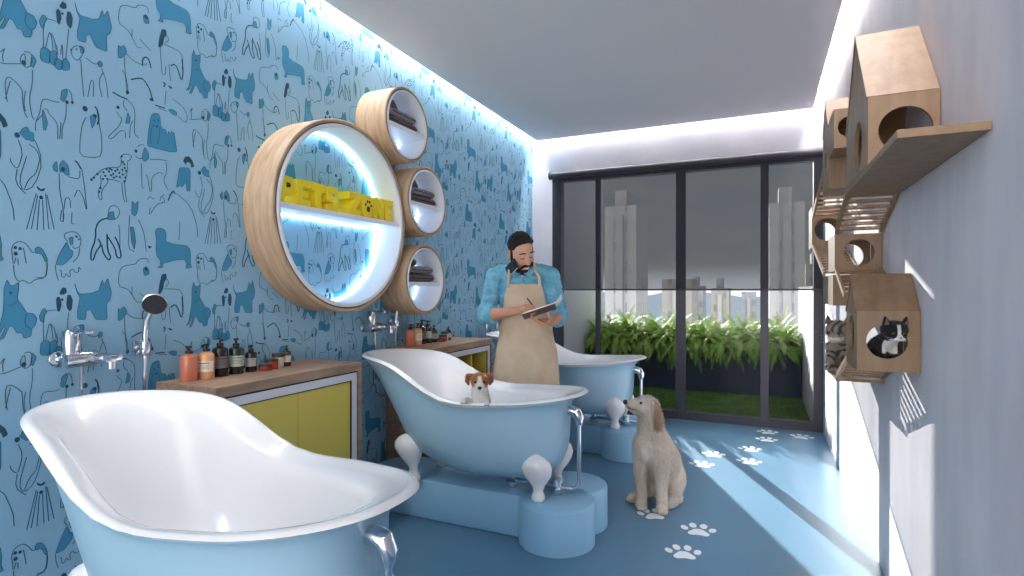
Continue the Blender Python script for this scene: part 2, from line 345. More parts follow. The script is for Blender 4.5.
PAPER = """f507,263,516,231,527,221,565,225,587,235,595,266,600,274,604,254,618,282,623,258,631,227,626,199,613,183,616,124,577,126,558,166,545,158,543,128,517,129,516,159,525,208,514,231 d450,203,455,214,463,209,467,185,461,159,454,162,451,182 d485,219,495,219,502,201,499,168,493,159,483,171,481,191 d461,229,470,246,481,243,483,227,472,219,461,221 o469,202,4 f411,172,400,146,405,128,414,125,416,149,423,161,418,171 s423,163,435,166,452,166 s416,151,412,123,413,60 s419,61,428,113,431,121,437,104,441,63 s434,119,446,99,450,66 s452,84,455,51 s464,55,467,97,470,79,470,44 s488,155,483,84,480,48 f405,53,414,61,428,60,432,47,430,10,407,12,403,23 f432,55,450,64,454,42,446,10,432,11 f446,31,457,39,468,35,467,2,454,0,445,7 f470,40,481,49,491,35,491,11,470,1 f304,241,312,271,320,252,331,251,344,263,343,236,339,207,352,184,366,159,385,156,394,139,389,116,379,106,377,80,358,74,352,94,339,93,328,116,318,118,304,79,291,72,307,112,304,118,291,89,276,82,289,98,294,124,302,166,304,201 o322,227,4 s316,186,328,187,338,201 s365,156,358,121,377,105 f145,472,152,487,169,491,186,484,191,463,188,438,220,429,279,427,294,414,298,385,297,351,303,334,276,328,279,350,270,367,231,362,177,346,177,329,155,327,166,337,166,359,152,375,147,404,150,443 s328,324,326,352,324,372,329,388,342,398,359,397,372,379,381,363,388,364 s329,320,331,288,335,277,344,263,357,270,374,256,387,272,419,278,425,316,423,338 s356,378,364,326 s341,341,342,321 s336,345,331,324 f388,376,397,385,411,376,425,341,419,332,407,361,390,362 o334,377,5 o347,374,5 o335,357,6 s423,332,423,303,418,278,393,279 f481,406,461,364,448,325,472,325,499,355,502,375,491,383,485,404 s485,409,474,425,478,438,491,444,510,446,522,436,528,421,526,394,506,384,500,393 f489,422,502,428,502,401,495,396 s448,325,450,295,457,270 s461,308,468,300,465,285,476,279,480,298,487,285,495,283,491,305,502,312,510,297,522,304,518,321,528,311 s524,390,520,359,502,336 o513,429,4 o521,420,3 t617,508,592,498,576,471,576,424,560,378,560,346,569,347,576,377,596,406,585,427 t596,406,603,371,622,347,629,362,617,384,615,447 t615,442,645,394,648,363,665,357,664,385,653,420,643,440 s657,487,661,452,661,395 f619,529,638,536,643,506,617,501 s619,513,622,549,641,561,660,548,658,520,641,504 f54,587,66,574,78,591,76,551,66,527,52,535 f47,484,60,483,68,431,63,393,52,424 s45,528,42,470,40,397,63,388 s78,516,99,471,107,412,109,391 d115,416,133,411,120,402 s558,641,570,655,588,676,603,693,633,703,661,707,668,736,663,749,672,761,690,767,706,763,699,745,688,738,690,708,681,659,677,648 s661,653,642,656,620,657,618,643,595,607,599,576,588,572,584,605,595,630,593,666 s668,652,670,619,677,578,688,579,681,611,679,649 o603,679,4 o609,666,4 o601,653,4 o616,656,4 o622,685,4 o631,694,4 o637,679,4 o644,691,4 o648,671,4 o659,687,4 o661,671,4 o672,683,4 o670,701,4 o679,710,4 o672,732,4 o677,724,4 o684,699,4 o681,673,4 o629,672,4 o614,692,4 o668,753,4 o593,618,4 o588,603,4 o624,697,4 o652,698,4 o639,665,4 o677,658,4 o582,668,4 o570,652,4 o562,643,4 d393,593,405,582,419,589,414,577,403,576,395,583 o406,554,6 s392,566,365,440 s396,561,378,442 s401,546,394,441 s410,547,414,443 s419,570,428,447 s423,565,444,448 s118,345,115,363,94,363,73,351,70,338,25,331,7,313,3,250,29,243,43,235,57,212,73,185,89,189 s84,223,103,207,128,192 s54,249,54,220 f96,320,108,331,120,317,120,299,101,293 o109,321,7 s495,84,510,106,530,109,538,97,526,65,512,51,499,64,495,84 f522,110,538,110,538,92,528,84 o497,84,3 o514,94,3 s527,62,531,-5,537,-71 s544,74,570,61,587,68 f583,72,591,81,600,76,598,62,587,56 s597,54,613,12,619,-51 s550,-67,560,0,570,-2,568,-61 s597,-52,586,3,602,44 f3,166,11,160,25,173,34,155,29,139,16,122,3,117,2,138 s34,145,52,129,80,122,106,125,111,136 t94,120,94,145,106,161,120,155,128,123 s18,75,29,61,36,30,38,7 d29,-6,38,7,45,-5,36,-15 t50,49,80,66,99,68,123,35,132,3 d120,-5,135,7,140,-9,128,-10 s25,131,28,72,34,1 d162,260,172,300,190,305,193,283,182,269,177,237,165,219,157,223 s193,283,203,267,188,248 s182,241,224,240,253,236,264,204,259,166 s165,224,169,167,173,111,186,115,189,155 s202,167,209,97 t209,163,229,177,243,155,256,111,265,150,259,208 s349,1014,354,1026,361,1031,361,982,354,992,347,997,349,1014 f381,1035,393,1019,383,990,376,996,378,1021 s359,1036,372,1040,381,1031,378,996,364,983,359,989 o357,999,7 s294,975,307,976,349,992 s294,1009,308,1030,300,1007,302,980 s381,983,381,933,372,889,378,829,386,815 s352,907,356,839,367,816 s362,906,357,868,361,837 s352,907,336,926,315,939,307,920,308,885,313,854 s321,925,313,890,308,861 f463,909,467,941,483,953,485,942,480,917,472,902 o483,905,6 o500,909,5 s487,952,497,942,500,915 s461,898,443,894,421,898,407,888,403,845,390,808,390,779 s393,813,409,838 f409,849,412,858,419,837,425,817,419,787,412,789 s414,861,425,862,428,848,446,832,455,817,455,766 s481,898,480,846,468,812,468,769 s465,829,461,768 f557,874,570,889,578,882,574,854,564,833,560,850 t574,917,582,906,588,876,582,852 o574,882,6 o541,899,9 s544,869,531,837,524,778,524,722,570,726,597,738,597,808,589,853,581,897 o2,938,6 f38,929,47,912,45,888,29,884,34,908 t-17,991,7,983,36,980 s25,974,20,952,36,933 s34,979,54,967,66,942,63,888,63,850,80,839 s57,901,47,879,45,831 s-4,921,7,906,18,899,7,868,-15,839,-36,813,-19,810,7,849,29,855,29,827 t177,80,188,81,180,64 t200,76,219,69,203,71 s190,52,185,-10 t145,-22,185,-23 s157,-29,193,-33 f198,-24,219,-18,237,-25,234,-41,213,-37 s219,25,256,11,280,-13,283,-48,272,-59,240,-40 f113,816,117,874,125,926,132,950,146,958,160,958,165,942,167,913,175,901,186,902,196,883,202,900,208,886,214,903,220,893,224,900,231,856,237,820,202,813,150,814 s146,911,132,898,126,869,127,826 s160,905,165,879,154,833 o152,905,4 o142,927,3 o158,932,3 f102,808,94,777,94,758,103,751,120,768,118,787,108,805 o69,785,6 s75,802,89,817,101,815 s66,766,80,757,92,762 s123,764,157,771,193,774 s89,742,92,684,92,643,101,645 s106,699,115,694,123,631,130,637,130,696,162,720,177,715 s190,768,193,723,177,690,198,653 f349,772,366,787,372,774,381,746,362,741 o339,751,8 s342,736,354,698,347,660,339,638,323,655,320,670 s339,638,334,593,359,562,364,561 s372,729,393,715,403,688,397,658,390,631,371,611,359,577 f439,668,452,690,455,650,445,652 f461,679,472,697,487,680,491,646,481,645,470,655,461,651 o471,664,7 s459,647,461,581,472,522,472,477 s487,641,502,638,524,640,524,670 t508,702,518,695,528,675 s530,676,538,624,547,532 s474,523,478,566,493,564,495,530 s506,571,518,603,534,579,545,532 s467,519,461,480,472,477,474,507 s499,514,497,473,506,474 f247,756,296,764,296,664,280,661,277,702,258,673,255,683,234,669,242,711 d263,788,274,809,293,813,307,797,315,775,302,765,296,785,282,787,277,773 s115,601,123,616,140,604 s165,603,167,618,182,631 s177,620,188,596,172,599 t198,608,219,657,229,643 s202,632,229,650,299,600,328,515,331,467 s249,527,245,447 s125,570,118,531,150,586,176,596 s357,767,385,759,411,679,388,591,357,567,343,599,365,686 f343,764,385,773,385,738,357,747"""
# ------------------------------------------------------------------ setting
def wallpaper():
    """wall with its printed dogs: fills, ink strokes and dots are faces of the same mesh, repeated by tile"""
    mb = MB()
    mb.box((XL-.12, YF, 0), (XL, YB, ZC+.16))
    shapes = []
    for tok in PAPER.split():
        q = [int(v)/1000 for v in tok[1:].split(',')]
        shapes.append((tok[0], q))
    TY, TZ = .652, 1.012
    y0, y1, z0, z1 = YF, YB, .0, ZC+.1
    for ty in range(-2, 9):
        for tz in range(-1, 4):
            oy, oz = ty*TY, tz*TZ
            for si, (t, q) in enumerate(shapes):
                if t == 'o':
                    c, r = (q[0]+oy, q[1]+oz), q[2]
                    if not (y0+r < c[0] < y1-r and z0+r < c[1] < z1-r): continue
                    mb.mi = 2
                    mb.poly2([(c[0]+r*cos(2*pi*k/9), c[1]+r*1.15*sin(2*pi*k/9)) for k in range(9)], lambda p: (XL+.0012, p[0], p[1]))
                    continue
                pts = [(q[i]+oy, q[i+1]+oz) for i in range(0, len(q), 2)]
                if all(p[0] > y1 or p[0] < y0 or p[1] > z1 or p[1] < z0 for p in pts): continue
                cl = lambda p: (min(max(p[0], y0), y1), min(max(p[1], z0), z1))
                if t in 'fd':
                    mb.mi = 1 if t == 'f' else 2
                    P = []
                    for i, p in enumerate(pts):           # one corner-cutting pass rounds the print
                        n = pts[(i+1) % len(pts)]
                        P += [(p[0]*.88+n[0]*.12, p[1]*.88+n[1]*.12), (p[0]*.12+n[0]*.88, p[1]*.12+n[1]*.88)]
                    mb.poly2([cl(p) for p in P], lambda p: (XL+.0006+si*2.5e-6, p[0], p[1]))
                    if t == 'd': continue
                    pts = P + [P[0]]; w = .0009
                else:
                    w = .0014 if t == 's' else .0026
                    for _ in range(1):
                        P = [pts[0]]
                        for i in range(len(pts)-1):
                            p, n = pts[i], pts[i+1]
                            P += [(p[0]*.75+n[0]*.25, p[1]*.75+n[1]*.25), (p[0]*.25+n[0]*.75, p[1]*.25+n[1]*.75)]
                        P.append(pts[-1]); pts = P
                mb.mi = 3 if t == 's' else 2
                prev = None
                for i, p in enumerate(pts):
                    a, b = pts[max(i-1, 0)], pts[min(i+1, len(pts)-1)]
                    d = Vector((b[0]-a[0], b[1]-a[1])); d = d.normalized() if d.length > 1e-9 else Vector((1, 0))
                    n = Vector((-d.y, d.x))*w
                    L, R = cl((p[0]+n.x, p[1]+n.y)), cl((p[0]-n.x, p[1]-n.y))
                    v = (mb.bm.verts.new((XL+.0011, *L)), mb.bm.verts.new((XL+.0011, *R)))
                    if prev: mb._f((prev[0], prev[1], v[1], v[0]))
                    prev = v
    bm = mb.bm
    for f in bm.faces:                                    # prints face the room
        f.normal_update()
    me = bpy.data.meshes.new('wall_left'); bm.to_mesh(me); bm.free()
    for k in ('wallpaper', 'paper_fill', 'paper_ink', 'paper_line'): me.materials.append(M[k])
    o = bpy.data.objects.new('wall_left', me); COL.objects.link(o)
    return tag(o, 'light blue wallpaper wall printed with line-drawn dogs', 'wall', kind='structure')
wallpaper()
def struct(name, mb, m, label=None, cat=None, parent=None, **k):
    o = mb.build(name, m, parent, **k)
    return tag(o, label, cat, kind='structure')
def boxes(*bs):
    mb = MB()
    for b in bs: mb.box(*b)
    return mb
WX0, WX1, WZ = -2.03, XR, 2.455       # opening of the glazed wall
struct('wall_right', boxes(((XR, YF, 0), (XR+.12, YB+.12, ZC+.16))), M['plaster'], 'grey burnished plaster wall carrying the cat shelves', 'wall')
struct('wall_back', boxes(((XL-.12, YB, WZ), (XR, YB+.12, ZC+.16)), ((XL-.12, YB, 0), (WX0, YB+.12, WZ))), M['plaster_back'], 'pale plaster wall above and beside the glazed doors', 'wall')
G = .085
struct('ceiling', boxes(((XL+G, YF, ZC), (XR-G, YB-G, ZC+.03))), M['ceiling'], 'grey dropped ceiling with a light gap along its edges', 'ceiling')
struct('ceiling_slab', boxes(((XL-.12, YF, ZC+.16), (XR+.12, YB+.12, ZC+.26))), M['cove'], 'white slab above the dropped ceiling', 'ceiling')
def led(name, lo, hi, label, m='led'):
    return tag(boxes((lo, hi)).build(name, M[m]), label, 'light strip', 'light strips in the ceiling gap')
led('led_strip', (XL+.02, YF+.1, ZC+.145), (XL+.045, YB-.05, ZC+.16), 'cool white light strip above the dog wallpaper')
led('led_strip', (XL+.08, YB-.045, ZC+.145), (XR-.08, YB-.02, ZC+.16), 'cool white light strip above the glazed doors')
led('led_strip', (XR-.045, YF+.1, ZC+.145), (XR-.02, YB-.05, ZC+.16), 'cool white light strip above the cat shelves', 'led_dim')

floor = struct('floor', boxes(((XL, YF, -.1), (XR, YB, 0))), M['floor'], 'glossy blue resin floor with white paw prints', 'floor')
def paw_mesh():
    mb = MB(); F = lambda p: (p[0], p[1], 0)
    def blob(cx, cy, rx, ry, rot, n=18):
        pts = []
        for k in range(n):
            a = 2*pi*k/n; x, y = rx*cos(a), ry*sin(a)
            pts.append((cx+x*cos(rot)-y*sin(rot), cy+x*sin(rot)+y*cos(rot)))
        mb.prism(pts, 0, .0012, 'z')
    pad = [(0,.034),(.022,.026),(.037,.004),(.052,-.018),(.047,-.038),(.028,-.044),(.010,-.037),(-.010,-.037),(-.028,-.044),(-.047,-.038),(-.052,-.018),(-.037,.004),(-.022,.026)]
    P = []
    for i, p in enumerate(pad):
        n = pad[(i+1) % len(pad)]
        P += [(p[0]*.75+n[0]*.25, p[1]*.75+n[1]*.25), (p[0]*.25+n[0]*.75, p[1]*.25+n[1]*.75)]
    mb.prism(P, 0, .0012, 'z')
    blob(-.066, .032, .017, .026, .35); blob(-.026, .070, .018, .029, .1); blob(.026, .070, .018, .029, -.1); blob(.066, .032, .017, .026, -.35)
    return mb
p0 = None
for x, y, r, s in ((-.337,2.705,.25,1.0),(-.30,2.99,.12,1.05),(-.545,3.10,.42,1.0),(-.50,3.385,.35,1.0),(-.39,4.13,.2,1.05),(-.335,4.42,.15,1.05),(-.085,4.34,.1,1.05),(-.085,4.68,.2,1.05),(.035,5.04,.1,1.05),(.045,5.31,.15,1.05),(.30,5.26,-.2,1.1)):
    if p0 is None: o = p0 = paw_mesh().build('paw_print', M['paw'], floor)
    else: o = p0.copy(); COL.objects.link(o)
    o.location = (x, y, .0004); o.rotation_euler = (0, 0, r); o.scale = (s, s, 1)
p0['label'] = 'white painted paw print'

# glazed doors
win = thing('window_1', 'charcoal framed sliding glass doors to the balcony', 'window', (WX0, YB, 0), kind='structure')
w = WX1-WX0
def part(name, mb, m, parent, label=None, **k):
    o = mb.build(name, m, parent, **k)
    if label: o['label'] = label
    return o
fr = MB().box((0, .0, 0), (.10, .09, WZ)).box((w-.075, .0, 0), (w, .09, WZ)).box((.1, .0, WZ-.07), (w-.075, .09, WZ)).box((.1, .0, 0), (w-.075, .09, .075))
part('frame', fr, M['frame'], win)
mull = [(-1.560, -1.512, .0), (-.765, -.675, .02), (-.018, .052, .0)]
for a, b, d in mull:
    part('mullion', MB().box((a-WX0, d, .075), (b-WX0, d+.05, WZ-.07), .003), M['frame'], win)
ed = [.1] + [v-WX0 for a, b, _ in mull for v in (a, b)] + [w-.075]
for i in range(0, 8, 2):
    part('pane', MB().box((ed[i], .028, .075), (ed[i+1], .034, WZ-.07)), M['glass'], win)
# roller blind in front of the glass
bl = thing('roller_blind', 'wide charcoal screen roller blind lowered half way over the glazed doors', 'blind', (WX0, YB-.055, WZ))
part('cassette', MB().lathe([(.034, .0), (.034, w-.01)], 20, 'x', (0, 0, -.012)), M['blind_bar'], bl, smooth=True)
part('end_cap', MB().lathe([(.0395, -.012), (.0395, .012)], 20, 'x', (0, 0, -.012)), M['dark_gap'], bl, smooth=True)
sh = MB()
sh.grid([[(x, .028, z) for x in (.02, w-.012)] for z in (-.02, 1.252-WZ)])
part('screen_fabric', sh, M['blind'], bl)
part('bottom_bar', MB().box((.02, .02, 1.24-WZ), (w-.012, .036, 1.256-WZ), .003), M['blind_bar'], bl)

# balcony
BY1 = 7.95
struct('balcony_floor', boxes(((-2.6, YB+.12, -.12), (.6, BY1, -.02))), M['turf'], 'turf covered balcony floor', 'floor')
struct('wall_balcony_left', boxes(((-2.4, YB+.12, -.1), (-2.14, BY1, 3.2))), M['balcony_white'], 'white rendered balcony wall beyond the first pane', 'wall')
struct('wall_balcony_right', boxes(((.42, YB+.12, -.1), (.66, BY1, 1.28))), M['balcony_white'], 'white rendered balcony parapet beyond the last pane', 'wall')
gr = MB(); rg = random.Random(3); cols = []
for k in range(15000):
    x, y = rg.uniform(-2.14, .42), rg.uniform(YB+.13, 7.2); a = rg.uniform(0, pi); h = rg.uniform(.018, .04); b = .0035
    dx, dy = cos(a)*b, sin(a)*b; lx, ly = rg.uniform(-.015, .015), rg.uniform(-.015, .015)
    vs = [gr.bm.verts.new(q) for q in ((x-dx, y-dy, -.02), (x+dx, y+dy, -.02), (x+lx, y+ly, -.02+h))]
    gr.bm.faces.new(vs)
g = gr.build('grass', M['grass'], merge=False)
paint(g, lambda c, n: mixc((74,110,46), (120,150,66), .5+.5*noise.noise(c*6)))
tag(g, 'short green turf on the balcony floor', 'grass', kind='stuff')
pl = thing('planter', 'long dark navy planter box full of ferns', 'planter', (-.86, 7.42, -.02))
part('box', MB().box((-1.27, -.22, 0), (1.27, .22, .56), .008), M['planter'], pl)
part('soil', MB().box((-1.24, -.19, .5), (1.24, .19, .567)), M['turf'], pl)
def fern_mesh(seed, spill=False):
    r = random.Random(seed); mb = MB()
    for k in range(20 if spill else 46):
        a = 2.4*k + r.uniform(-.2, .2); L = r.uniform(.34, .58); up = r.uniform(.25, 1.35); n = 26
        if spill: up = r.uniform(.35, 1.1); a = -pi/2 + r.uniform(-1.5, 1.5); L = r.uniform(.34, .52)
        p = Vector((0, 0, .02)); d = Vector((cos(a)*cos(up), sin(a)*cos(up), sin(up))); pts = []
        droop = r.uniform(.10, .17) if spill else r.uniform(.06, .16)
        for i in range(n+1):
            pts.append(p.copy()); p = p + d*(L/n); d = (d + Vector((0, 0, -droop*18/n))).normalized()
        side = Vector((-sin(a), cos(a), 0))
        for i in range(1, n):
            wl = .042*sin(pi*min(1, (i+1.5)/n*.95))**.7
            t = (pts[i+1]-pts[i-1]).normalized()
            for sg in (-1, 1):
                q = side*sg*wl + t*wl*.45 + Vector((0, 0, -.25*wl)); b = t*.0048
                vs = [mb.bm.verts.new(v) for v in (pts[i]-b, pts[i]+q*.55-b*.9, pts[i]+q, pts[i]+q*.5+b*.9, pts[i]+b)]
                mb._f(vs)
        mb.tube(pts[::6], [.003, .0025, .002, .0015, .001][:len(pts[::6])], n=4)
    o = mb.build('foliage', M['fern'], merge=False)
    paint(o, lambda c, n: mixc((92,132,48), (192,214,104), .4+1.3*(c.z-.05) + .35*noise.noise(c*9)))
    return o
protos = []
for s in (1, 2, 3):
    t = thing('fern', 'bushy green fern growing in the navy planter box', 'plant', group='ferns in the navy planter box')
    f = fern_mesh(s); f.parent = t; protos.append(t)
rp = random.Random(5); k = 0
for j, yy in enumerate((-.15, 0.0, .13)):
    for i in range(10):
        x = -2.06 + (i+.5*(j % 2)+.25)*.245
        o = protos[k % 3] if k < 3 else copy_tree(protos[k % 3])
        s = rp.uniform(.85, 1.08)
        o.location = (x, 7.42+yy, .53+.015*j); o.rotation_euler = (0, 0, rp.uniform(0, 6.28)); o.scale = (s, s, s*rp.uniform(.9, 1.1)); k += 1

spill = []
for i in range(11):
    if i < 2:
        o = thing('fern', 'x', 'plant'); f = fern_mesh(11+i, True); f.parent = o; spill.append(o)
    else: o = copy_tree(spill[i % 2])
    s = rp.uniform(.9, 1.1)
    o.location = (-2.0+i*.222, 7.22, .545); o.rotation_euler = (0, 0, rp.uniform(-.3, .3)); o.scale = (s, s, s)
    o['label'] = 'feathery green fern spilling over the front edge of the navy planter box'; o['group'] = 'ferns spilling over the planter edge'
# city beyond
T1 = tower_mat('tower_white_grid', (168,168,172), (122,126,136), 1.7, 3.0)
T2 = tower_mat('tower_cream_grid', (150,147,143), (112,114,122), 2.2, 3.1)
T3 = tower_mat('tower_grey_grid', (148,151,158), (122,126,136), 3.0, 3.4)
def tower(x0, x1, y, top, m, label, depth=9, crown=True, dz=-45):
    b = thing('apartment_tower', label, 'building', ((x0+x1)/2, y, dz)); hw = (x1-x0)/2
    part('facade', MB().box((-hw, 0, 0), (hw, depth, top-dz)), m, b)
    if crown: part('roof_block', MB().box((-hw*.45, 1, top-dz), (hw*.3, depth*.6, top-dz+2.4)), M['tower_trim'], b)
    part('balcony_bay', MB().box((-hw*.22, -.9, 0), (hw*.22, 0, top-dz-1.5)), M['tower_trim'], b)
tower(-21.2, -16.6, 80, 13.5, T1, 'tall white gridded tower seen through the second pane')
tower(-15.4, -10.6, 95, 3.0, T2, 'low cream tower beside the tall white gridded one', crown=False)
tower(.9, 5.6, 90, 14.0, T1, 'tall white gridded tower seen through the last pane')
tower(-17.6, -14.0, 150, 2.2, T3, 'distant grey tower low on the skyline', crown=True)
tower(-11.2, -7.2, 140, 1.6, T2, 'distant cream tower under the sky in the third pane')
tower(-5.4, -1.6, 170, .6, T3, 'distant grey block low behind the ferns', crown=False)
tower(8.2, 12.5, 130, 6.5, T2, 'cream tower beyond the balcony parapet')
hl = MB(); rows = []
for j in range(2):
    rows.append([(-260+i*8, 330+j*60, (-60 if j == 0 else -2 + 7*noise.noise(Vector((i*.17, 3.1, 0))) + 3*noise.noise(Vector((i*.5, 1.7, 0))))) for i in range(60)])
hl.grid(rows)
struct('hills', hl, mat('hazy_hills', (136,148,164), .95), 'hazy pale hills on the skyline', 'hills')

# ------------------------------------------------------------------ sky, sun, camera
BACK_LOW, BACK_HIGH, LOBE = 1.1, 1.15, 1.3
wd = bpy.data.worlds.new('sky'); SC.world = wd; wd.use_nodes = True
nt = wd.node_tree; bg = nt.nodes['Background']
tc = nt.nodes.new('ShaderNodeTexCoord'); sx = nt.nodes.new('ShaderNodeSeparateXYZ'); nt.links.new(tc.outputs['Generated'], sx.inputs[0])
cr = nt.nodes.new('ShaderNodeValToRGB'); e = cr.color_ramp.elements
e[0].position = .0; e[0].color = (.93, .95, 1, 1); e[1].position = .6; e[1].color = (.70, .80, .97, 1)
nt.links.new(sx.outputs['Z'], cr.inputs['Fac'])
nz = nt.nodes.new('ShaderNodeTexNoise'); nz.inputs['Scale'].default_value = 9; nz.inputs['Detail'].default_value = 6
mp = nt.nodes.new('ShaderNodeMapping'); mp.inputs['Scale'].default_value = (1, 1, 3.5)
nt.links.new(tc.outputs['Generated'], mp.inputs['Vector']); nt.links.new(mp.outputs['Vector'], nz.inputs['Vector'])
c2 = nt.nodes.new('ShaderNodeValToRGB'); c2.color_ramp.elements[0].position = .42; c2.color_ramp.elements[1].position = .6
nt.links.new(nz.outputs['Fac'], c2.inputs['Fac'])
mx = nt.nodes.new('ShaderNodeMix'); mx.data_type = 'RGBA'
mx.inputs['B'].default_value = (1, 1, 1, 1)
nt.links.new(c2.outputs['Color'], mx.inputs['Factor']); nt.links.new(cr.outputs['Color'], mx.inputs['A'])
def rng(src, a, b, lo, hi, smooth=True):
    n = nt.nodes.new('ShaderNodeMapRange'); n.interpolation_type = 'SMOOTHSTEP' if smooth else 'LINEAR'
    for k, v in (('From Min', a), ('From Max', b), ('To Min', lo), ('To Max', hi)): n.inputs[k].default_value = v
    nt.links.new(src, n.inputs['Value']); return n.outputs['Result']
def mth(op, a, b):
    n = nt.nodes.new('ShaderNodeMath'); n.operation = op
    for k, v in ((0, a), (1, b)):
        if isinstance(v, (int, float)): n.inputs[k].default_value = v
        else: nt.links.new(v, n.inputs[k])
    return n.outputs[0]
# hazy bright horizon and deeper sky on the city side; warm fill light and a bright lobe added behind the camera
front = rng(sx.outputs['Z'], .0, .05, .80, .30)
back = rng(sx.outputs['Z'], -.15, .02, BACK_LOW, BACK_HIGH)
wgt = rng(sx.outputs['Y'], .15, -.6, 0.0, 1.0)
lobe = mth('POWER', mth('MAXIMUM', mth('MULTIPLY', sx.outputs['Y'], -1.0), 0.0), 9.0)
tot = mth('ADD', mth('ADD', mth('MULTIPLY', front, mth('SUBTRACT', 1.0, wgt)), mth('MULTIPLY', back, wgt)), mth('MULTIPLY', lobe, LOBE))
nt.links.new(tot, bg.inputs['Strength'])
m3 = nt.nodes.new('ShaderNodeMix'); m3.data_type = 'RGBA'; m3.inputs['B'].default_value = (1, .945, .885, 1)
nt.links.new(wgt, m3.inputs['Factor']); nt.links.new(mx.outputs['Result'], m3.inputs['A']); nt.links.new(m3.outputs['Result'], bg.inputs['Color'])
sl = bpy.data.lights.new('sun', 'SUN'); sl.energy = 14; sl.angle = radians(.35); sl.color = (1, .95, .88)
so = bpy.data.objects.new('sun', sl); COL.objects.link(so)
sd = Vector((.45, -1.0, -.30*1.0966)).normalized()
so.rotation_euler = sd.to_track_quat('-Z', 'Y').to_euler(); so.location = (-4, 12, 8)
cd = bpy.data.cameras.new('camera'); cd.sensor_width = 36; cd.lens = 552/1024*36; cd.shift_y = 1.5/1024
cd.clip_start = .02; cd.clip_end = 2000
co = bpy.data.objects.new('camera', cd); COL.objects.link(co)
co.location = (0, 0, 1.25); co.rotation_euler = (radians(90), 0, radians(24.4)); SC.camera = co
SC.view_settings.view_transform = 'Standard'; SC.view_settings.look = 'None'; SC.view_settings.gamma = 1
SC.view_settings.exposure = 0.92; SC.view_settings.use_curve_mapping = False
SC.cycles.max_bounces = 10; SC.cycles.diffuse_bounces = 6; SC.cycles.transparent_max_bounces = 12
SC.cycles.caustics_reflective = False; SC.cycles.caustics_refractive = False; SC.cycles.sample_clamp_indirect = 6
SC.cycles.use_denoising = True
# ------------------------------------------------------------------ bath tubs on their plinths
TX0, TX1, TXW = -2.152, -.787, .318
def sgnpow(v, e): return math.copysign(abs(v)**e, v)
def rim_z(u):
    zc = [.882, .85, .705, .703, .734]; k = min(int(u*4), 3); fr = u*4-k
    g = lambda i: 2*zc[0]-zc[1] if i < 0 else (2*zc[4]-zc[3] if i > 4 else zc[i])
    a, b, c, d = g(k-1), g(k), g(k+1), g(k+2)
    return .5*(2*b+(c-a)*fr+(2*a-5*b+4*c-d)*fr**2+(3*b-a-3*c+d)*fr**3)
QS  = [0, .03, .07, .13, .22, .36, .52, .68, .82, .92, .98, 1.0]
XLQ = [-2.112, -2.10, -2.078, -2.045, -2.00, -1.945, -1.885, -1.83, -1.77, -1.69, -1.57, -1.40]
XRQ = [-.802, -.828, -.862, -.884, -.890, -.893, -.898, -.908, -.932, -.985, -1.08, -1.22]
HWQ = [.316, .302, .286, .278, .275, .272, .267, .258, .236, .19, .11, .02]
def hull_ring(q, zb, inset=0.0, n=72, dz=0.0):
    xl, xr, hw = interp(QS, XLQ, q)+inset, interp(QS, XRQ, q)-inset, interp(QS, HWQ, q)-inset*.9
    row = []
    for k in range(n):
        t = 2*pi*k/n; c, s = sgnpow(cos(t), .823), sgnpow(sin(t), .823)
        if q > .7: c, s = lerp(c, cos(t), (q-.7)/.3), lerp(s, sin(t), (q-.7)/.3)
        u = (c+1)/2
        row.append((xl+(xr-xl)*u, hw*s, (rim_z(u)+dz)*(1-q)+zb*q))
    return row
PH = .213                              # plinth height
